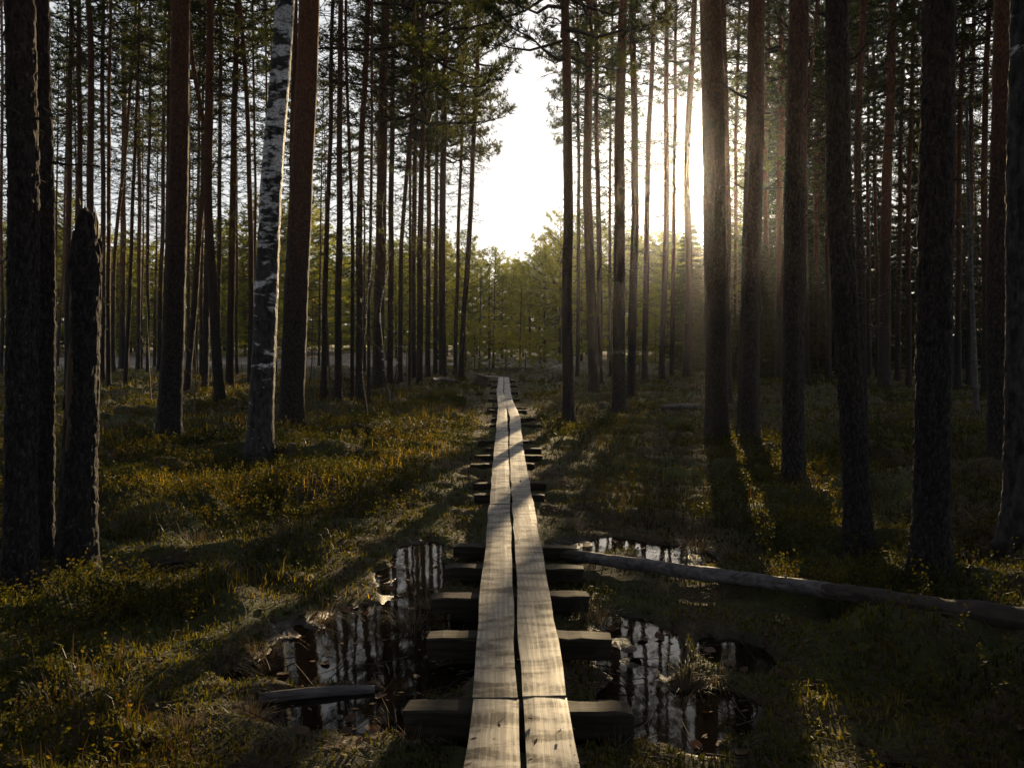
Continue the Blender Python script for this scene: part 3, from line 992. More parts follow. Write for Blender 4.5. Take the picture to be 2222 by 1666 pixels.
# trees that nothing tells apart, deeper in the stand
rf = np.random.default_rng(12)
NB = len(TREES)
for i in range(70):
    y = rf.uniform(30, 78)
    x = rf.uniform(.2 * y + 1.5, .86 * y)
    pb = (x, y)
    xb = CX + x / y * FPX
    if 1435 < xb < 1590:
        continue
    yb = CY - FPX * math.tan(math.atan2(.12 - CAM_Z, y) + PITCH)
    w = rf.uniform(.14, .28) / y * FPX
    tree('pine_tree', xb, yb, w, [(xb + rf.uniform(-25, 25), 100)], 'slim pine deep inside the dark stand right of the boardwalk', depth=y, detail=0,
         group='pines deep in the right stand', H=rf.uniform(15, 20), cb=rf.uniform(6.5, 10))
for i in range(16):
    y = rf.uniform(33, 46)
    x = -rf.uniform(.12 * y, .74 * y)
    xb = CX + x / y * FPX
    yb = CY - FPX * math.tan(math.atan2(.12 - CAM_Z, y) + PITCH)
    tree('pine_tree', xb, yb, rf.uniform(.1, .18) / y * FPX, [(xb + rf.uniform(-12, 12), 100)], 'hair-thin pine at the back of the left stand before the bog', depth=y, detail=0,
         group='thin pines at the back of the left stand', H=rf.uniform(14, 18))


for i in range(104):  # unseen pines beside and behind the camera, added to cut the sky fill
    if i < 70:
        y = rf.uniform(-26, 1.0); x = rf.choice([-1, 1]) * rf.uniform(1.5, 20)
    else:
        y = rf.uniform(1, 24); x = rf.choice([-1, 1]) * (.74 * y + rf.uniform(1.6, 9))
    e = empty('pine_tree', (x, y, float(gh(x, y)))); H = rf.uniform(17, 21); path = trunk_path((x, y, 0), [], H, y, i)
    part('trunk', make_trunk(path, rf.uniform(.11, .19), .22, H, i, M['pine'], 0), e)
    c = part('crown', CROWNS[i % 6], e, (0, 0, H * .42)); s_ = H * .58 / 8.0; c.scale = (s_ * 1.25, s_ * 1.25, s_); c.rotation_euler = (0, 0, rf.uniform(0, 6.28))
    tag(e, 'tall pine of the same stand outside the picture, added for its shade', 'pine', 'pines outside the picture')


def simple_tree(name, x, y, H, crown, chs, label, cat, group, r0, mat='pine', z0=.8, cw=1.0):
    b = np.array([x, y, float(gh(x, y))]); e = empty(name, b)
    seed = int(abs(x * 131 + y * 17)) % 997
    path = trunk_path(b, [], H, y, seed)
    g = Geo(); zf = np.linspace(-.3, H, 14)
    P = np.stack([np.interp(zf, path[:, 2], path[:, 0]), np.interp(zf, path[:, 2], path[:, 1]), zf], -1)
    tube(g, P, r0 * (1.05 - zf / H), 8)
    part('trunk', g.mesh('trunk', [M[mat]]), e)
    r = np.random.default_rng(seed)
    c = part('crown', crown, e, (0, 0, z0)); s = (H - z0 + .2) / chs
    c.scale = (s * cw * r.uniform(.85, 1.2), s * cw * r.uniform(.85, 1.2), s); c.rotation_euler = (0, 0, r.uniform(0, 6.28))
    tag(e, label, cat, group)
    return e


for i in range(62):                                  # forest edge beyond the bog, left
    y = rf.uniform(70, 112); x = rf.uniform(-.72 * y, -.06 * y)
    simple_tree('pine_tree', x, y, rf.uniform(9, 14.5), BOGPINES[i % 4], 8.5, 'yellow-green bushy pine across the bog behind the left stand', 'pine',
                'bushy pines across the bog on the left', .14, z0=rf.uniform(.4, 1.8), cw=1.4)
for i in range(12):                                  # small pines out on the bog
    y = rf.uniform(52, 70); x = rf.uniform(-.7 * y, -.1 * y)
    simple_tree('pine_tree', x, y, rf.uniform(2.5, 6), BOGPINES[i % 4], 8.5, 'stunted little pine growing out on the open bog', 'pine',
                'stunted pines on the open bog', .06, z0=.3)
cent = [(1010, 56, 8.8), (1062, 60, 8.0), (1110, 70, 8.2), (1150, 62, 7.0), (1182, 55, 8.6), (1215, 53, 9.6), (1262, 58, 10.5), (1320, 60, 9.5), (950, 62, 9.6),
        (1035, 84, 10.5), (1085, 90, 11.0), (1130, 96, 10.5), (1165, 88, 11.0), (985, 88, 11), (1200, 100, 13), (1240, 84, 12), (900, 70, 10), (860, 66, 9), (1380, 62, 9), (1440, 66, 10), (1025, 68, 8.6), (1090, 64, 7.2), (1135, 75, 8.4), (1170, 72, 8.6), (1205, 66, 9.2), (1230, 70, 10), (970, 74, 10)]
for i, (px, y, H) in enumerate(cent):
    x = (px - CX) / FPX * y
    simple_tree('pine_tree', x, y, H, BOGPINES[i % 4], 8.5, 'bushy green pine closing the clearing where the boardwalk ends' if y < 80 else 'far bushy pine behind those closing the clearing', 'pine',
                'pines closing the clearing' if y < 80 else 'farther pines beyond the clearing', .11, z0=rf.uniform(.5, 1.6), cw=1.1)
for i, (px, y, H) in enumerate(((1300, 52, 9.0), (1462, 47, 7.5), (1345, 62, 9.5))):
    simple_tree('pine_tree', (px - CX) / FPX * y, y, H, BOGPINES[i % 4], 8.5, f"leafy young pine, {ORD[i]} of the fresh green ones between the boardwalk and the sun", 'pine',
                'leafy pines between boardwalk and sun', .09, z0=H * .42, cw=.95)
for i in range(22):
    px = rf.uniform(1435, 1740); y = rf.uniform(30, 62); H = 1.8 + (735 - rf.uniform(490, 580)) / FPX * y
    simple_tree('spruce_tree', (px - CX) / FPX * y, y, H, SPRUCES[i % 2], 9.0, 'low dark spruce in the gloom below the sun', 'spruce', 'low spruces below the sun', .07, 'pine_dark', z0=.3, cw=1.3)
for i in range(16):
    px = rf.uniform(1240, 1720); y = rf.uniform(64, 92); H = 1.8 + (735 - rf.uniform(500, 590)) / FPX * y
    simple_tree('pine_tree', (px - CX) / FPX * y, y, H, BOGPINES[i % 4], 8.5, 'sunlit bushy pine glimpsed far behind the trunks right of the boardwalk', 'pine', 'far bushy pines right of the boardwalk', .1, z0=.6, cw=1.3)
for px, y, H in ((1100, 130, 14), (1122, 140, 16), (1140, 135, 15), (1078, 138, 13.5)):
    simple_tree('spruce_tree', (px - CX) / FPX * y, y, H, SPRUCES[int(px) % 2], 9.0, 'pointed spruce far off in the notch between the stands', 'spruce', 'spruces in the far notch', .14, z0=.3)
for i in range(44):                                  # spruces that close the right stand
    y = rf.uniform(36, 74); x = rf.uniform(.29 * y, .8 * y)
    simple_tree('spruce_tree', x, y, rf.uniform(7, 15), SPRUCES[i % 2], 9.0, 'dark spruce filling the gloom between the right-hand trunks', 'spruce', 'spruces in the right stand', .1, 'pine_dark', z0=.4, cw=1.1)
for i, (px, yb, H) in enumerate(((1030, 806, 2.2), (1062, 806, 2.6), (1098, 806, 2.0), (1010, 808, 1.7), (1140, 806, 1.5), (1172, 806, 2.1), (985, 806, 2.4), (1384, 792, 3.2), (1402, 790, 3.6), (1422, 792, 3.0), (1366, 790, 2.8))):
    b = on_z(px, yb, .1)
    simple_tree('young_pine', b[0], b[1], H, BOGPINES[i % 4], 8.5, 'young pine at the clearing where the boardwalk turns' if px < 1300 else 'bushy young pine far behind the trunks right of the boardwalk', 'young pine', 'young pines at the clearing' if px < 1300 else 'young pines behind the right trunks', .03, z0=.1, cw=1.2)
for px, yb, H in ((1040, 803, 5.0), (1070, 801, 6.2), (1128, 800, 4.4)):
    b = on_z(px, yb, .1)
    tree('pine_tree', px, yb, 5, [(px + 6, 500)], {1040: 'thin dark stem, left of two in the clearing', 1070: 'thin dark stem, right of two in the clearing', 1128: 'shortest thin stem in the clearing, right of the pair'}[px],
         H=H, cb=H * .8, cs=.35, detail=0, low_twig=.35)

# the wood that closes the view far off, one dense mass
rw_ = np.random.default_rng(44); NF = 15000
an = rw_.uniform(math.radians(-42), math.radians(40), NF); dd_ = rw_.uniform(116, 152, NF)
xf, yf = np.sin(an) * dd_, np.cos(an) * dd_
hf = (11.5 + 4.0 * fbm(an * 38, dd_ * .05, 95, 3) * 1.6) * np.where(an > .25, .9, 1.0)
zf_ = hf * rw_.random(NF) ** .85
rad_f = 1 - (zf_ / hf)
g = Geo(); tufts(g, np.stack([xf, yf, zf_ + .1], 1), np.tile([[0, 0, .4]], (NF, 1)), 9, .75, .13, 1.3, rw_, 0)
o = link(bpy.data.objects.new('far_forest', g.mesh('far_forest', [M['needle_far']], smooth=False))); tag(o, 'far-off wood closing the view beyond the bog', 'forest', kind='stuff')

# bare saplings at the left stand's edge
SAP = [(687, 905, 1.9), (716, 880, 3.6), (742, 872, 3.0), (797, 915, 4.2), (836, 890, 5.2), (858, 878, 3.4), (672, 880, 3.2), (888, 862, 3.0), (425, 905, 1.8), (320, 880, 2.6)]
for i, (px, yb, H) in enumerate(SAP):
    b = on_z(px, yb, .12); b[2] = float(gh(b[0], b[1])); r = np.random.default_rng(500 + i)
    e = empty('bare_sapling', b)
    zf = np.linspace(-.1, H, 14); P = np.stack([.06 * H * vnoise(zf * .9, zf * 0 + i, 3) - .03 * H, .03 * H * vnoise(zf * .9, zf * 0 + i + 9, 3), zf], -1)
    g = Geo(); tube(g, P, (.010 + .004 * H) * (1.03 - zf / H), 6); part('stem', g.mesh('stem', [M['birch'] if i in (3, 4, 5) else M['sapling']]), e)
    for k_ in range(10):
        t = r.uniform(.25, .95); q = np.array([np.interp(t * H, zf, P[:, a]) for a in range(3)])
        az = r.uniform(0, 6.28); L = r.uniform(.2, .5) * H * (1.1 - t) + .1
        d = np.array([math.cos(az) * .7, math.sin(az) * .7, r.uniform(.3, .9)])
        s = np.linspace(0, 1, 5)[:, None]; pts = q + s * L * d + r.normal(size=(5, 3)) * .02 * L * (s > 0)
        g = Geo(); tube(g, pts, .006 * (1 - .8 * s[:, 0]), 4, cap=False)
        for w in range(3):
            u = r.uniform(.3, 1); a = q + u * L * d
            tube(g, [a, a + unit(d + r.normal(size=3) * .6) * L * .3], [.003, .0015], 3, cap=False)
        part('branch', g.mesh('branch', [M['sapling']]), e)
    side = 'between the birch and the sky gap' if px > 640 else 'left of the white birch'
    lab = {0: 'shortest bare sapling just right of the pine beside the birch', 1: 'waist-thin bare sapling, third right of the birch', 2: 'bare sapling mid-way between birch and boardwalk',
           3: 'pale-stemmed sapling standing out nearest in the sunny heather', 4: 'tallest pale birch sapling before the dense left trunks', 5: 'small pale sapling right of the tallest sapling',
           6: 'bare sapling touching the pine beside the birch', 7: 'bare sapling closest to the boardwalk, left side', 8: 'knee-high bare sapling in front of the bowed pine',
           9: 'bare bush sapling left of the red-brown pine'}[i]
    tag(e, lab, 'sapling', 'bare saplings in the left stand')

# labels of the middle trunks: counted from landmarks along the height of the horizon
MARK = [(42, 'the left-edge pine'), (190, 'the broken snag'), (375, 'the red-brown pine'), (580, 'the white birch'), (1100, 'the boardwalk'), (1552, 'the sun-grazed pine'), (1840, 'the bowed dark pine'), (2019, 'the thickest dark pine')]


def px_at_horizon(t):
    return t['xb'] + (np.interp(1.6, t['path'][:, 2], t['path'][:, 0])) * FPX / t['depth']


for t in TREES:
    t['hx'] = px_at_horizon(t)
auto = sorted([t for t in TREES if t['label'] is None], key=lambda t: t['hx'])
used = set()
for t in auto:
    mx, nm = min(MARK, key=lambda m: abs(m[0] - t['hx']))
    sgn = 1 if t['hx'] > mx else -1
    same = [u for u in auto if (u['hx'] - mx) * sgn > 0 and min(MARK, key=lambda m: abs(m[0] - u['hx']))[0] == mx]
    same.sort(key=lambda u: abs(u['hx'] - mx))
    n = [id(u) for u in same].index(id(t))
    look = 'very thin' if t['r'] < .09 else 'slender' if t['r'] < .15 else 'sturdy'
    bend = ' leaning right' if t['lean'] > 25 else ' leaning left' if t['lean'] < -18 else ''
    t['label'] = f"{look} pine{bend}, {ORD[n]} slim trunk to the {'right' if sgn > 0 else 'left'} of {nm}"
    t['group'] = 'slender pines of the middle distance'
for t in TREES:
    tag(t['o'], t['label'], t['cat'], t['group'])

for gname in ('pines closing the clearing', 'farther pines beyond the clearing', 'thin pines at the back of the left stand', 'stunted pines on the open bog', 'young pines at the clearing', 'young pines behind the right trunks',
              'spruces in the far notch', 'low spruces below the sun', 'far bushy pines right of the boardwalk'):
    mem = sorted([o for o in COL.objects if o.get('group') == gname], key=lambda o: o.location.x / o.location.y)
    for i, o in enumerate(mem):
        if i < len(ORD):
            o['label'] = o['label'] + ', ' + ORD[i] + ' from the left'

# ------------------------------------------------------------------ fallen wood


LOGS = []


def log(name, pts_px, widths, mats, label, cat='log', zoff=0.0, seed=0, stubs=()):
    P = []
    for (px, py), w in zip(pts_px, widths):
        b = on_z(px, py - w / 2, .12)
        r_ = w * b[1] / FPX / 2
        for _ in range(4):
            b = on_z(px, py - w / 2, max(.0, float(gh(b[0], b[1]))) * .8 + r_ * .7 + zoff)
        P.append((b[0], b[1], max(.0, float(gh(b[0], b[1]))), r_))
    P = np.array(P)
    fit = np.polyval(np.polyfit(P[:, 0], P[:, 2], 1), P[:, 0])
    P[:, 2] = np.maximum(fit * .8 + .3 * max(0.0, float((P[:, 2] - fit).max())), 0) + P[:, 3] * .7 + zoff
    yfit = np.polyval(np.polyfit(P[:, 0], P[:, 1], 1), P[:, 0])
    P[:, 1] = yfit + .25 * (P[:, 1] - yfit)
    LOGS.append(P); s = np.concatenate([[0], np.cumsum(np.linalg.norm(np.diff(P[:, :3], axis=0), axis=1))])
    e = empty(name, P[0, :3] - np.array([0, 0, P[0, 3]]))
    org = np.array(e.location)
    bounds = [0] + [m[1] for m in mats]
    for (mt, end, pname), st in zip(mats, bounds):
        if mt == 'log':
            st, end = max(0, st - .16), min(1, end + .16)
        ss = np.linspace(st * s[-1], end * s[-1], max(6, int((end - st) * s[-1] / .025)))
        pts = np.stack([np.interp(ss, s, P[:, a]) for a in range(3)], -1) - org
        pts[:, 2] += .012 * (vnoise(ss * 1.5, ss * 0 + seed, 5) - .5)
        R = np.interp(ss, s, P[:, 3]) * (1.1 if mt == 'log_dark' else 1.0)
        g = Geo()
        inner = [q for q in (st * s[-1], end * s[-1]) if .01 < q < s[-1] - .01]

        def lfn(th, i, R=R, ss=ss, mt=mt, inner=inner):
            z = ss[i] + th * 0
            f = .2 * (vnoise(th / 6.2832 * 5, z * 7, seed) - .5) + .14 * (vnoise(th / 6.2832 * 14, z * 22, seed + 2) - .5)
            f = f - .16 * (vnoise(th / 6.2832 * 9, z * 1.2, seed + 4) > .72)
            if mt == 'log_dark':
                for q in inner:
                    f = f - .3 * (np.abs(z - q) < .38 * vnoise(th / 6.2832 * 7, z * 6, seed + 6) + .02)
            return R[i] * f
        tube(g, pts, R, 28, 0, True, lfn)
        part(pname, g.mesh(pname, [M[mt]]), e)
    for u, az, L in stubs:
        q = np.array([np.interp(u * s[-1], s, P[:, a]) for a in range(3)]) - org
        g = Geo(); d = np.array([.2, math.cos(az), math.sin(az)])
        tube(g, [q, q + d * L * .6, q + d * L], [.014, .011, .006], 6)
        part('branch_stub', g.mesh('branch_stub', [M['log_dark']]), e)
    tag(e, label, cat)
    return e


log('fallen_log', [(1188, 1216), (1260, 1228), (1400, 1249), (1560, 1272), (1700, 1291), (1880, 1318), (2000, 1342), (2222, 1380), (2330, 1398)],
    [20, 26, 29, 32, 32, 33, 44, 52, 52], [('log_dark', .17, 'barked_butt'), ('log', .62, 'bare_stem'), ('log_dark', 1.0, 'barked_stem')],
    'long fallen log lying from the boardwalk to the right edge, half stripped of bark', zoff=.03, seed=3, stubs=((.36, 1.2, .12), (.52, .8, .08), (.8, 1.0, .06)))
log('fallen_log', [(560, 1530), (640, 1518), (740, 1507), (812, 1500)], [26, 28, 27, 22], [('log_dark', .12, 'bark_collar'), ('log', 1.0, 'stem')],
    'short grey log lying across the near left puddle', zoff=-.005, seed=6)
log('fallen_log', [(1438, 898), (1475, 897), (1520, 900)], [11, 12, 11], [('log', .95, 'stem'), ('log_dark', 1.0, 'broken_end')],
    'small pale log on the moss left of the sun-grazed pine', zoff=.12, seed=8)
log('fallen_log', [(932, 828), (960, 828), (984, 828)], [8, 8, 7], [('log', .96, 'stem'), ('log_dark', 1.0, 'broken_end')],
    'pale pole lying level between trunks left of the boardwalk end', zoff=.12, seed=9)
# little upright birch stub
b = on_z(2098, 1304, .1); b[2] = float(gh(b[0], b[1])); e = empty('birch_stub', b)
g = Geo(); zf = np.linspace(-.05, .115, 8); tube(g, np.stack([.05 * zf, zf * 0, zf], -1), np.array([.02, .019, .018, .018, .018, .019, .021, .019]) * .9, 10)
part('stem', g.mesh('stem', [M['birch']]), e)
g = Geo(); tube(g, [(.004, 0, .1), (.018, .0, .125), (.034, 0, .122)], [.012, .012, .006], 6); part('broken_tip', g.mesh('broken_tip', [M['log']]), e)
tag(e, 'finger-high white birch stub poking from moss near right edge', 'stub')
# root clump beside the boardwalk's far end
b = on_z(1040, 838, .1); b[2] = float(gh(b[0], b[1])); e = empty('tree_stump', b)
g = Geo(); zf = np.linspace(-.1, .42, 14); r7 = .30 * (1 - .3 * zf / .42)
tube(g, np.stack([zf * .3, zf * 0, zf], -1), r7, 20, 0, True, lambda th, i: .16 * np.maximum(0, np.cos(5 * th)) * np.exp(-i / 4.) + .05 * (vnoise(th * 2, i * .5 + th * 0, 4) - .5))
part('stump_body', g.mesh('stump_body', [M['log_dark']]), e)
for k_ in range(4):
    a = k_ * 1.6 + .4; g = Geo(); tube(g, [(0.2 * math.cos(a), .2 * math.sin(a), .12), (.45 * math.cos(a), .45 * math.sin(a), .05), (.7 * math.cos(a), .7 * math.sin(a), -.06)], [.08, .05, .02], 7)
    part('root', g.mesh('root', [M['log_dark']]), e)
tag(e, 'dark rotten stump left of the boardwalk where it turns', 'stump')

# ------------------------------------------------------------------ moss mounds with a lit fringe
MOUNDS = [(965, 866, .34, .24), (990, 868, .27, .20), (935, 872, .3, .17), (978, 880, .34, .16), (905, 880, .36, .16), (275, 1035, .5, .22), (1600, 968, .35, .16), (1925, 985, .4, .2), (1780, 985, .4, .12)]
lab = ['tallest glowing moss mound of the pair left of the boardwalk', 'smaller glowing moss mound right beside the tallest one', 'low moss mound left of the glowing pair', 'low moss mound in front of the glowing pair',
       'flat moss mound farthest left of the glowing pair', 'mossy root mound right of the broken snag', 'moss mound between the sun-grazed pine and its neighbour', 'moss cushion right of the bowed dark pine', 'low moss cushion left of the bowed dark pine']
for i, (px, py, rw, hh) in enumerate(MOUNDS):
    b = on_z(px, py, .1); b[2] = float(gh(b[0], b[1])) - .04; r = np.random.default_rng(700 + i)
    n, m = 12, 28; ph = np.linspace(0, math.pi / 2, n)[:, None]; th = np.linspace(0, 2 * math.pi, m, endpoint=False)[None, :]
    rr = 1 + .22 * (vnoise(np.cos(th) * 1.5 + i, np.sin(th) * 1.5 + ph * 2, 6) - .5) * np.cos(ph * .9)
    x, y, z = rw * np.cos(ph) * np.cos(th) * rr, rw * np.cos(ph) * np.sin(th) * rr, hh * np.sin(ph) ** .8 * rr + 0 * th
    v = np.stack([x, y, z], -1).reshape(-1, 3); ii = np.arange(n - 1)[:, None] * m; j = np.arange(m)[None, :]; k_ = (j + 1) % m
    g = Geo(); g.add(v, np.stack([ii + j, ii + k_, ii + m + k_, ii + m + j], -1).reshape(-1, 4))
    N = 1500; pp = np.arccos(r.random(N)); tt = r.uniform(0, 6.283, N); pp = math.pi / 2 - pp
    q = np.stack([rw * np.cos(pp) * np.cos(tt), rw * np.cos(pp) * np.sin(tt), hh * np.sin(np.abs(pp)) ** .8], -1)
    tufts(g, q, q / np.array([rw, rw, hh]) + np.array([0, 0, .3]), 2, .05, .008, .6, r, 0)
    o = link(bpy.data.objects.new('moss_mound', g.mesh('moss_mound', [M['moss']]))); o.location = b
    tag(o, lab[i], 'moss', 'moss mounds')

# ------------------------------------------------------------------ ground cover


def scatter(n, y0, y1, seed, half=.80, extra=1.2):
    r = np.random.default_rng(seed)
    y = np.exp(r.uniform(math.log(y0), math.log(y1), n)); x = r.uniform(-1, 1, n) * (half * y + extra)
    return x, y, r


def off_boards(x, y, m=.27):
    return (np.abs(x - xc(np.clip(y, -2, 32))) > m) | (y > 31.5)


def near_log(x, y):
    m = np.zeros(len(x))
    for P in LOGS:
        o_ = np.argsort(P[:, 0]); ly = np.interp(x, P[o_, 0], P[o_, 1]); inx = (x > P[:, 0].min() - .05) & (x < P[:, 0].max() + .05)
        m = np.maximum(m, inx * (ly - y > -.06) * (1 - sstep(.15, .5, ly - y)))
    return m


def blades(n, y0, y1, seed, hmin, hmax, wd, keep, lean=.55, far=.02, shrink=.8):
    x, y, r = scatter(n, y0, y1, seed)
    k = off_boards(x, y) & keep(x, y, r)
    x, y = x[k], y[k]; n = len(x)
    z = gh(x, y) - .01
    h = r.uniform(hmin, hmax, n) * (1 + far * y)
    shore = np.maximum(wet_mask(x, y, 1.45), (1 - sstep(.3, 1.6, np.abs(x - xc(np.clip(y, -2, 32))))) * .8 * (y < 32))
    h = h * (1 - shrink * shore)
    h = h * (1 - .75 * near_log(x, y))
    a = r.uniform(0, 6.283, n); b = a + 1.57 + r.normal(size=n) * .3
    l1 = lean * r.uniform(.1, 1, n)
    w = wd * (1 + .10 * y)
    p0 = np.stack([x, y, z], 1); d = np.stack([np.cos(a), np.sin(a)], 1)
    s = np.stack([np.cos(b) * w, np.sin(b) * w, 0 * w], 1)
    mid = p0 + np.stack([d[:, 0] * h * l1 * .35, d[:, 1] * h * l1 * .35, h * .62], 1)
    tip = p0 + np.stack([d[:, 0] * h * l1 * 1.1, d[:, 1] * h * l1 * 1.1, h * (1 - .35 * l1)], 1)
    v = np.stack([p0 - s, p0 + s, mid + s * .7, mid - s * .7, tip], 1).reshape(-1, 3)
    i = np.arange(n)[:, None] * 5
    g = Geo(); g.add(v, i + np.array([[0, 1, 2, 3]])); g.add(np.zeros((0, 3)), np.zeros((0, 3), int))
    g.f.append(i + np.array([[3, 2, 4]])); g.m.append(np.zeros(n, int))
    return g


def patch(x, y, s, lo, hi, sc=1.3):
    return sstep(lo, hi, fbm(x / sc, y / sc, s, 3))


dry = lambda x, y: wet_mask(x, y) < .35
g = blades(120000, 2.2, 46, 1, .06, .19, .0022, lambda x, y, r: dry(x, y) & (r.random(len(x)) < (.12 + .6 * patch(x, y, 61, -.05, .4)) * (.35 + .65 * sstep(3.5, 8, y))), .9)
o = link(bpy.data.objects.new('grass', g.mesh('grass', [M['grass']]))); tag(o, 'withered brown grass tufts all over the forest floor', 'grass', kind='stuff')
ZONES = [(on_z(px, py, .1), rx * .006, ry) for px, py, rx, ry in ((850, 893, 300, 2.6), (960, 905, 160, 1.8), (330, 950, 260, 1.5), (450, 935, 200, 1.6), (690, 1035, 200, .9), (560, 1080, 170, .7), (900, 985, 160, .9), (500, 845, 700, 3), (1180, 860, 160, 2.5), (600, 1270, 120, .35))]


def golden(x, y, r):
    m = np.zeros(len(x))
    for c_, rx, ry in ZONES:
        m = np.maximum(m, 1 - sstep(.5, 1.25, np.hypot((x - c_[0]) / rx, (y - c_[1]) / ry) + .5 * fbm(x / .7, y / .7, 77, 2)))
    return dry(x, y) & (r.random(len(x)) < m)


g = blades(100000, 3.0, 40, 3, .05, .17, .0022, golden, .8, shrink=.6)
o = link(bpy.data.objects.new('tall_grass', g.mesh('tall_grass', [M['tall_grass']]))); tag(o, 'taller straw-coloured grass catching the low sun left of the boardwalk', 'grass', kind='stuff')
# arching sedge clumps round the wet ground
rg = np.random.default_rng(33); g = Geo()
CL = [(1300, 1345), (1572, 1300), (1610, 1205), (1500, 1180), (930, 1300), (905, 1340), (690, 1330), (560, 1400), (470, 1440), (1480, 1480), (1560, 1465), (1350, 1640),
      (430, 1180), (330, 1160), (600, 1190), (1690, 1235), (1250, 1150), (990, 1090), (980, 1030), (1220, 1060), (820, 1180), (860, 1590), (250, 1420), (180, 1300), (640, 1600), (120, 1600), (520, 1560), (380, 1610)]
for px, py in CL:
    b_ = on_z(px + rg.uniform(-15, 15), py, .05); n = 110; R0 = rg.uniform(.03, .09); Lm = rg.uniform(.14, .3)
    a = rg.uniform(0, 6.283) + rg.normal(size=n) * 1.1; q = np.sqrt(rg.random(n)) * R0 * 1.6; L = Lm * rg.uniform(.25, 1.05, n); out = rg.uniform(.15, 1.0, n)
    x0, y0 = b_[0] + np.cos(a) * q, b_[1] + np.sin(a) * q; z0_ = np.maximum(gh(x0, y0), 0) - .005
    w = .0011 + .0001 * b_[1]; rows = []
    for t in (0, .4, .75, 1.0):
        c_ = np.stack([x0 + np.cos(a) * L * out * t, y0 + np.sin(a) * L * out * t, z0_ + L * (t * 1.15 - (.35 + .85 * out) * t * t) * 1.0 + .004], 1)
        sv = np.stack([-np.sin(a), np.cos(a), 0 * a], 1) * w * (1 - .8 * t); rows += [c_ - sv, c_ + sv]
    v = np.stack(rows, 1).reshape(-1, 3); i_ = np.arange(n)[:, None] * 8
    fq = np.concatenate([i_ + np.array([[k_, k_ + 1, k_ + 3, k_ + 2]]) for k_ in (0, 2, 4)]); g.add(v, fq)
o = link(bpy.data.objects.new('sedge', g.mesh('sedge', [M['sedge']]))); tag(o, 'arching tufts of dry grey sedge around the puddles', 'sedge', kind='stuff')
g = blades(280000, 2.2, 40, 2, .03, .075, .0036, lambda x, y, r: dry(x, y) & (r.random(len(x)) < .35 + .65 * patch(x, y, 62, -.3, .2, .8)), .9, shrink=.35)
o = link(bpy.data.objects.new('moss', g.mesh('moss', [M['moss']]))); tag(o, 'short green moss carpeting the humps of ground', 'moss', kind='stuff')


def sprigs(n, y0, y1, seed, keep, hmin, hmax, nl=13):
    x, y, r = scatter(n, y0, y1, seed)
    k = off_boards(x, y, .36) & keep(x, y, r)
    x, y = x[k], y[k]; n = len(x); z = gh(x, y) - .01
    h = r.uniform(hmin, hmax, n); lx, ly = r.normal(size=n) * .25, r.normal(size=n) * .25
    g = Geo()
    p0 = np.stack([x, y, z], 1); tip = p0 + np.stack([lx * h, ly * h, h], 1)
    ws = .0016 * (1 + .12 * y); a = r.uniform(0, 6.28, n)
    s = np.stack([np.cos(a) * ws, np.sin(a) * ws, 0 * ws], 1)
    v = np.stack([p0 - s, p0 + s, tip], 1).reshape(-1, 3)
    g.add(v, np.arange(3 * n).reshape(-1, 3), 1)
    P = np.repeat(p0, nl, 0); T = np.repeat(tip, nl, 0); t = r.uniform(.3, 1.02, (len(P), 1))
    az = r.uniform(0, 6.283, len(P)); ll = (.009 + .010 * r.random(len(P))) * np.repeat(1 + .09 * y, nl)
    dd = np.stack([np.cos(az), np.sin(az), r.uniform(-.1, .9, len(P))], 1); dd = unit(dd)
    c = P + (T - P) * t + dd * .006
    sdv = unit(np.cross(dd, r.normal(size=dd.shape))) * (ll * .32)[:, None]
    v = np.stack([c, c + dd * ll[:, None] * .5 + sdv, c + dd * ll[:, None], c + dd * ll[:, None] * .5 - sdv], 1).reshape(-1, 3)
    g.add(v, np.arange(4 * len(c)).reshape(-1, 4), 0)
    return g


def heath_keep(x, y, r):
    side = np.where(x < xc(np.clip(y, -2, 32)) - .5, .02, -.02)
    return (near_log(x, y) < .3) & (wet_mask(x, y, 1.5) < .25) & (np.abs(x - xc(np.clip(y, -2, 32))) > np.where(y < 12, 1.0, .6)) & (r.random(len(x)) < .10 + .9 * patch(x, y, 71, -.05 - side, .3 - side, 1.6))


g = sprigs(70000, 2.3, 34, 5, heath_keep, .09, .22)
o = link(bpy.data.objects.new('bilberry', g.mesh('bilberry', [M['heath'], M['twig']], smooth=False))); tag(o, 'low bilberry and heather sprigs covering the forest floor', 'heather', kind='stuff')

# leaf litter: what nobody could count, then the largest leaves one by one
x, y, r = scatter(34000, 2.3, 16, 9)
k = ((off_boards(x, y, .24)) | (r.random(len(x)) < .05)) & ((wet_mask(x, y) < .6) | (r.random(len(x)) < .1)) & (r.random(len(x)) < .2 + .8 * np.clip(wet_mask(x, y) * 1.5 + patch(x, y, 81, 0, .4), 0, 1))
x, y = x[k], y[k]; n = len(x); z = np.where(off_boards(x, y, .24), np.maximum(gh(x, y) + .006, .003), BOARD_Z + .012)
a = r.uniform(0, 6.28, n); L = r.uniform(.006, .03, n); W = L * r.uniform(.2, .6, n)
d = np.stack([np.cos(a), np.sin(a), r.normal(size=n) * .25 * (z > .004)], 1); s = np.stack([-np.sin(a), np.cos(a), r.normal(size=n) * .3 * (z > .004)], 1)
c = np.stack([x, y, z], 1); d *= L[:, None]; s *= W[:, None]
v = np.stack([c - d, c + s, c + d, c - s], 1).reshape(-1, 3)
g = Geo(); g.add(v, np.arange(4 * n).reshape(-1, 4))
o = link(bpy.data.objects.new('leaf_litter', g.mesh('leaf_litter', [M['leaf']], smooth=False))); tag(o, 'bits of dead leaf and bark strewn on mud and puddles', 'litter', kind='stuff')

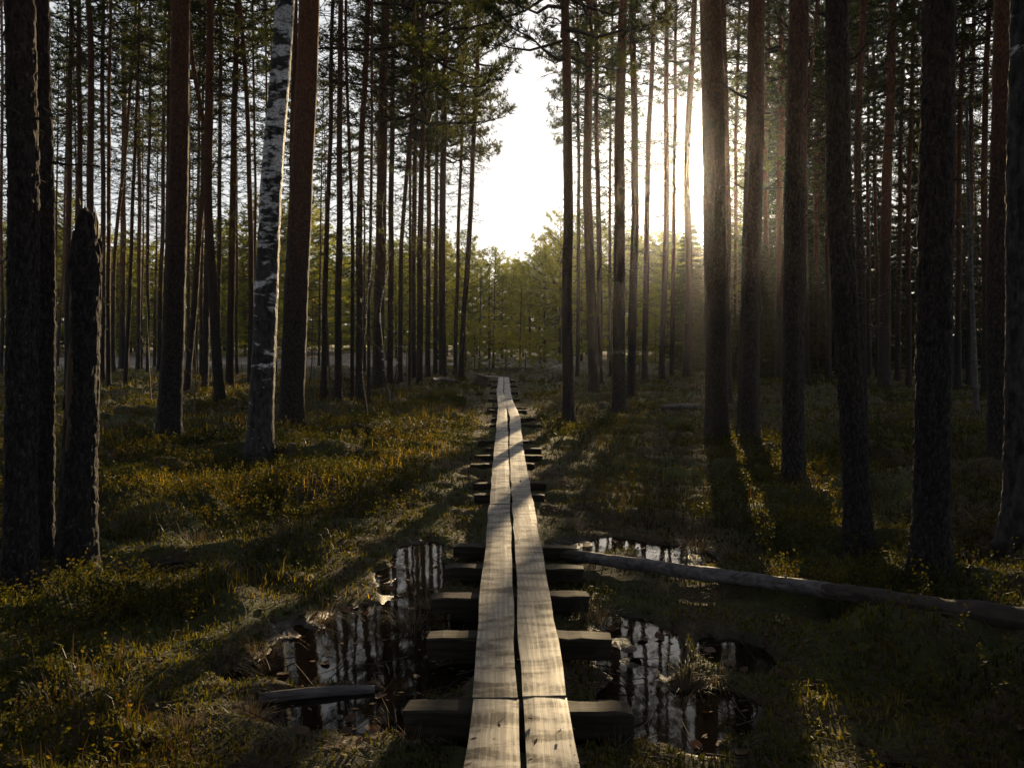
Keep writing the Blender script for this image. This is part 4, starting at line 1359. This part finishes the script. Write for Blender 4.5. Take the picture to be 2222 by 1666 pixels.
x, y, r = scatter(1500, 2.4, 13, 29)
k = off_boards(x, y, .3); g = Geo()
for sx_, sy_ in zip(x[k], y[k]):
    a = r.uniform(0, 6.28); L = r.uniform(.06, .32); d = np.array([math.cos(a) * L, math.sin(a) * L])
    z = [max(.002, float(q)) + .012 for q in gh(np.array([sx_, sx_ + d[0] / 2, sx_ + d[0]]), np.array([sy_, sy_ + d[1] / 2, sy_ + d[1]]))]
    w = r.uniform(.0015, .005)
    tube(g, [(sx_, sy_, z[0]), (sx_ + d[0] / 2 + r.normal() * .01, sy_ + d[1] / 2, z[1] + r.uniform(0, .02)), (sx_ + d[0], sy_ + d[1], z[2] + r.uniform(0, .05))], [w, w * .8, w * .4], 3, cap=False)
o = link(bpy.data.objects.new('stick_litter', g.mesh('stick_litter', [M['twig']]))); tag(o, 'small dead sticks strewn over the wet forest floor', 'litter', kind='stuff')

LEAF = []
for i in range(5):
    r = np.random.default_rng(i + 40); n = 7; s = np.linspace(-1, 1, n); w = .026 * np.sqrt(np.clip(1 - s ** 2, 0, 1)) * (1 - .25 * s) + .0008
    cz = .010 * r.uniform(-.3, 1) * s ** 2
    v = []
    for q in range(n):
        v += [(s[q] * .034, -w[q], cz[q] + .3 * w[q] * r.uniform(.2, 1.2)), (s[q] * .034, 0, cz[q]), (s[q] * .034, w[q], cz[q] + .3 * w[q] * r.uniform(.2, 1.2))]
    f = []
    for q in range(n - 1):
        f += [(3 * q, 3 * q + 1, 3 * q + 4, 3 * q + 3), (3 * q + 1, 3 * q + 2, 3 * q + 5, 3 * q + 4)]
    g = Geo(); g.add(v, f); LEAF.append(g.mesh('fallen_leaf', [M['leaf']]))
x, y, r = scatter(420, 2.7, 7.5, 19, .62, .2)
k = off_boards(x, y, .34) & (wet_mask(x, y) > .03) | (off_boards(x, y, .34) & (r.random(len(x)) < .22))
for i, (lx, ly) in enumerate(zip(x[k][:170], y[k][:170])):
    o = link(bpy.data.objects.new('fallen_leaf', LEAF[i % 5])); o.location = (lx, ly, max(float(gh(lx, ly)) + .008, .004))
    o.rotation_euler = (r.normal() * .25, r.normal() * .25, r.uniform(0, 6.28)); sc_ = r.uniform(.55, 1.15); o.scale = (sc_, sc_, sc_)
    tag(o, 'curled brown dead leaf lying on the wet ground beside the boardwalk', 'leaf', 'fallen leaves around the puddles')

# ------------------------------------------------------------------ haze
g = Geo(); B = [(-910, -910), (910, -910), (910, 910), (-910, 910)]
g.add([(x, y, -1.2) for x, y in B] + [(x, y, 23.0) for x, y in B], [(3, 2, 1, 0), (4, 5, 6, 7), (0, 1, 5, 4), (1, 2, 6, 5), (2, 3, 7, 6), (3, 0, 4, 7)])
hm = bpy.data.materials.new('evening_haze'); hm.use_nodes = True; hn = hm.node_tree.nodes; hn.clear()
ho = hn.new('ShaderNodeOutputMaterial'); hv = hn.new('ShaderNodeVolumePrincipled')
hv.inputs['Color'].default_value = (.93, .95, 1.0, 1); hv.inputs['Density'].default_value = HAZE; hv.inputs['Anisotropy'].default_value = .92
hm.node_tree.links.new(hv.outputs[0], ho.inputs['Volume'])
o = link(bpy.data.objects.new('haze', g.mesh('haze', [hm], smooth=False))); tag(o, 'thin evening haze in the air of the forest', 'haze', kind='stuff')
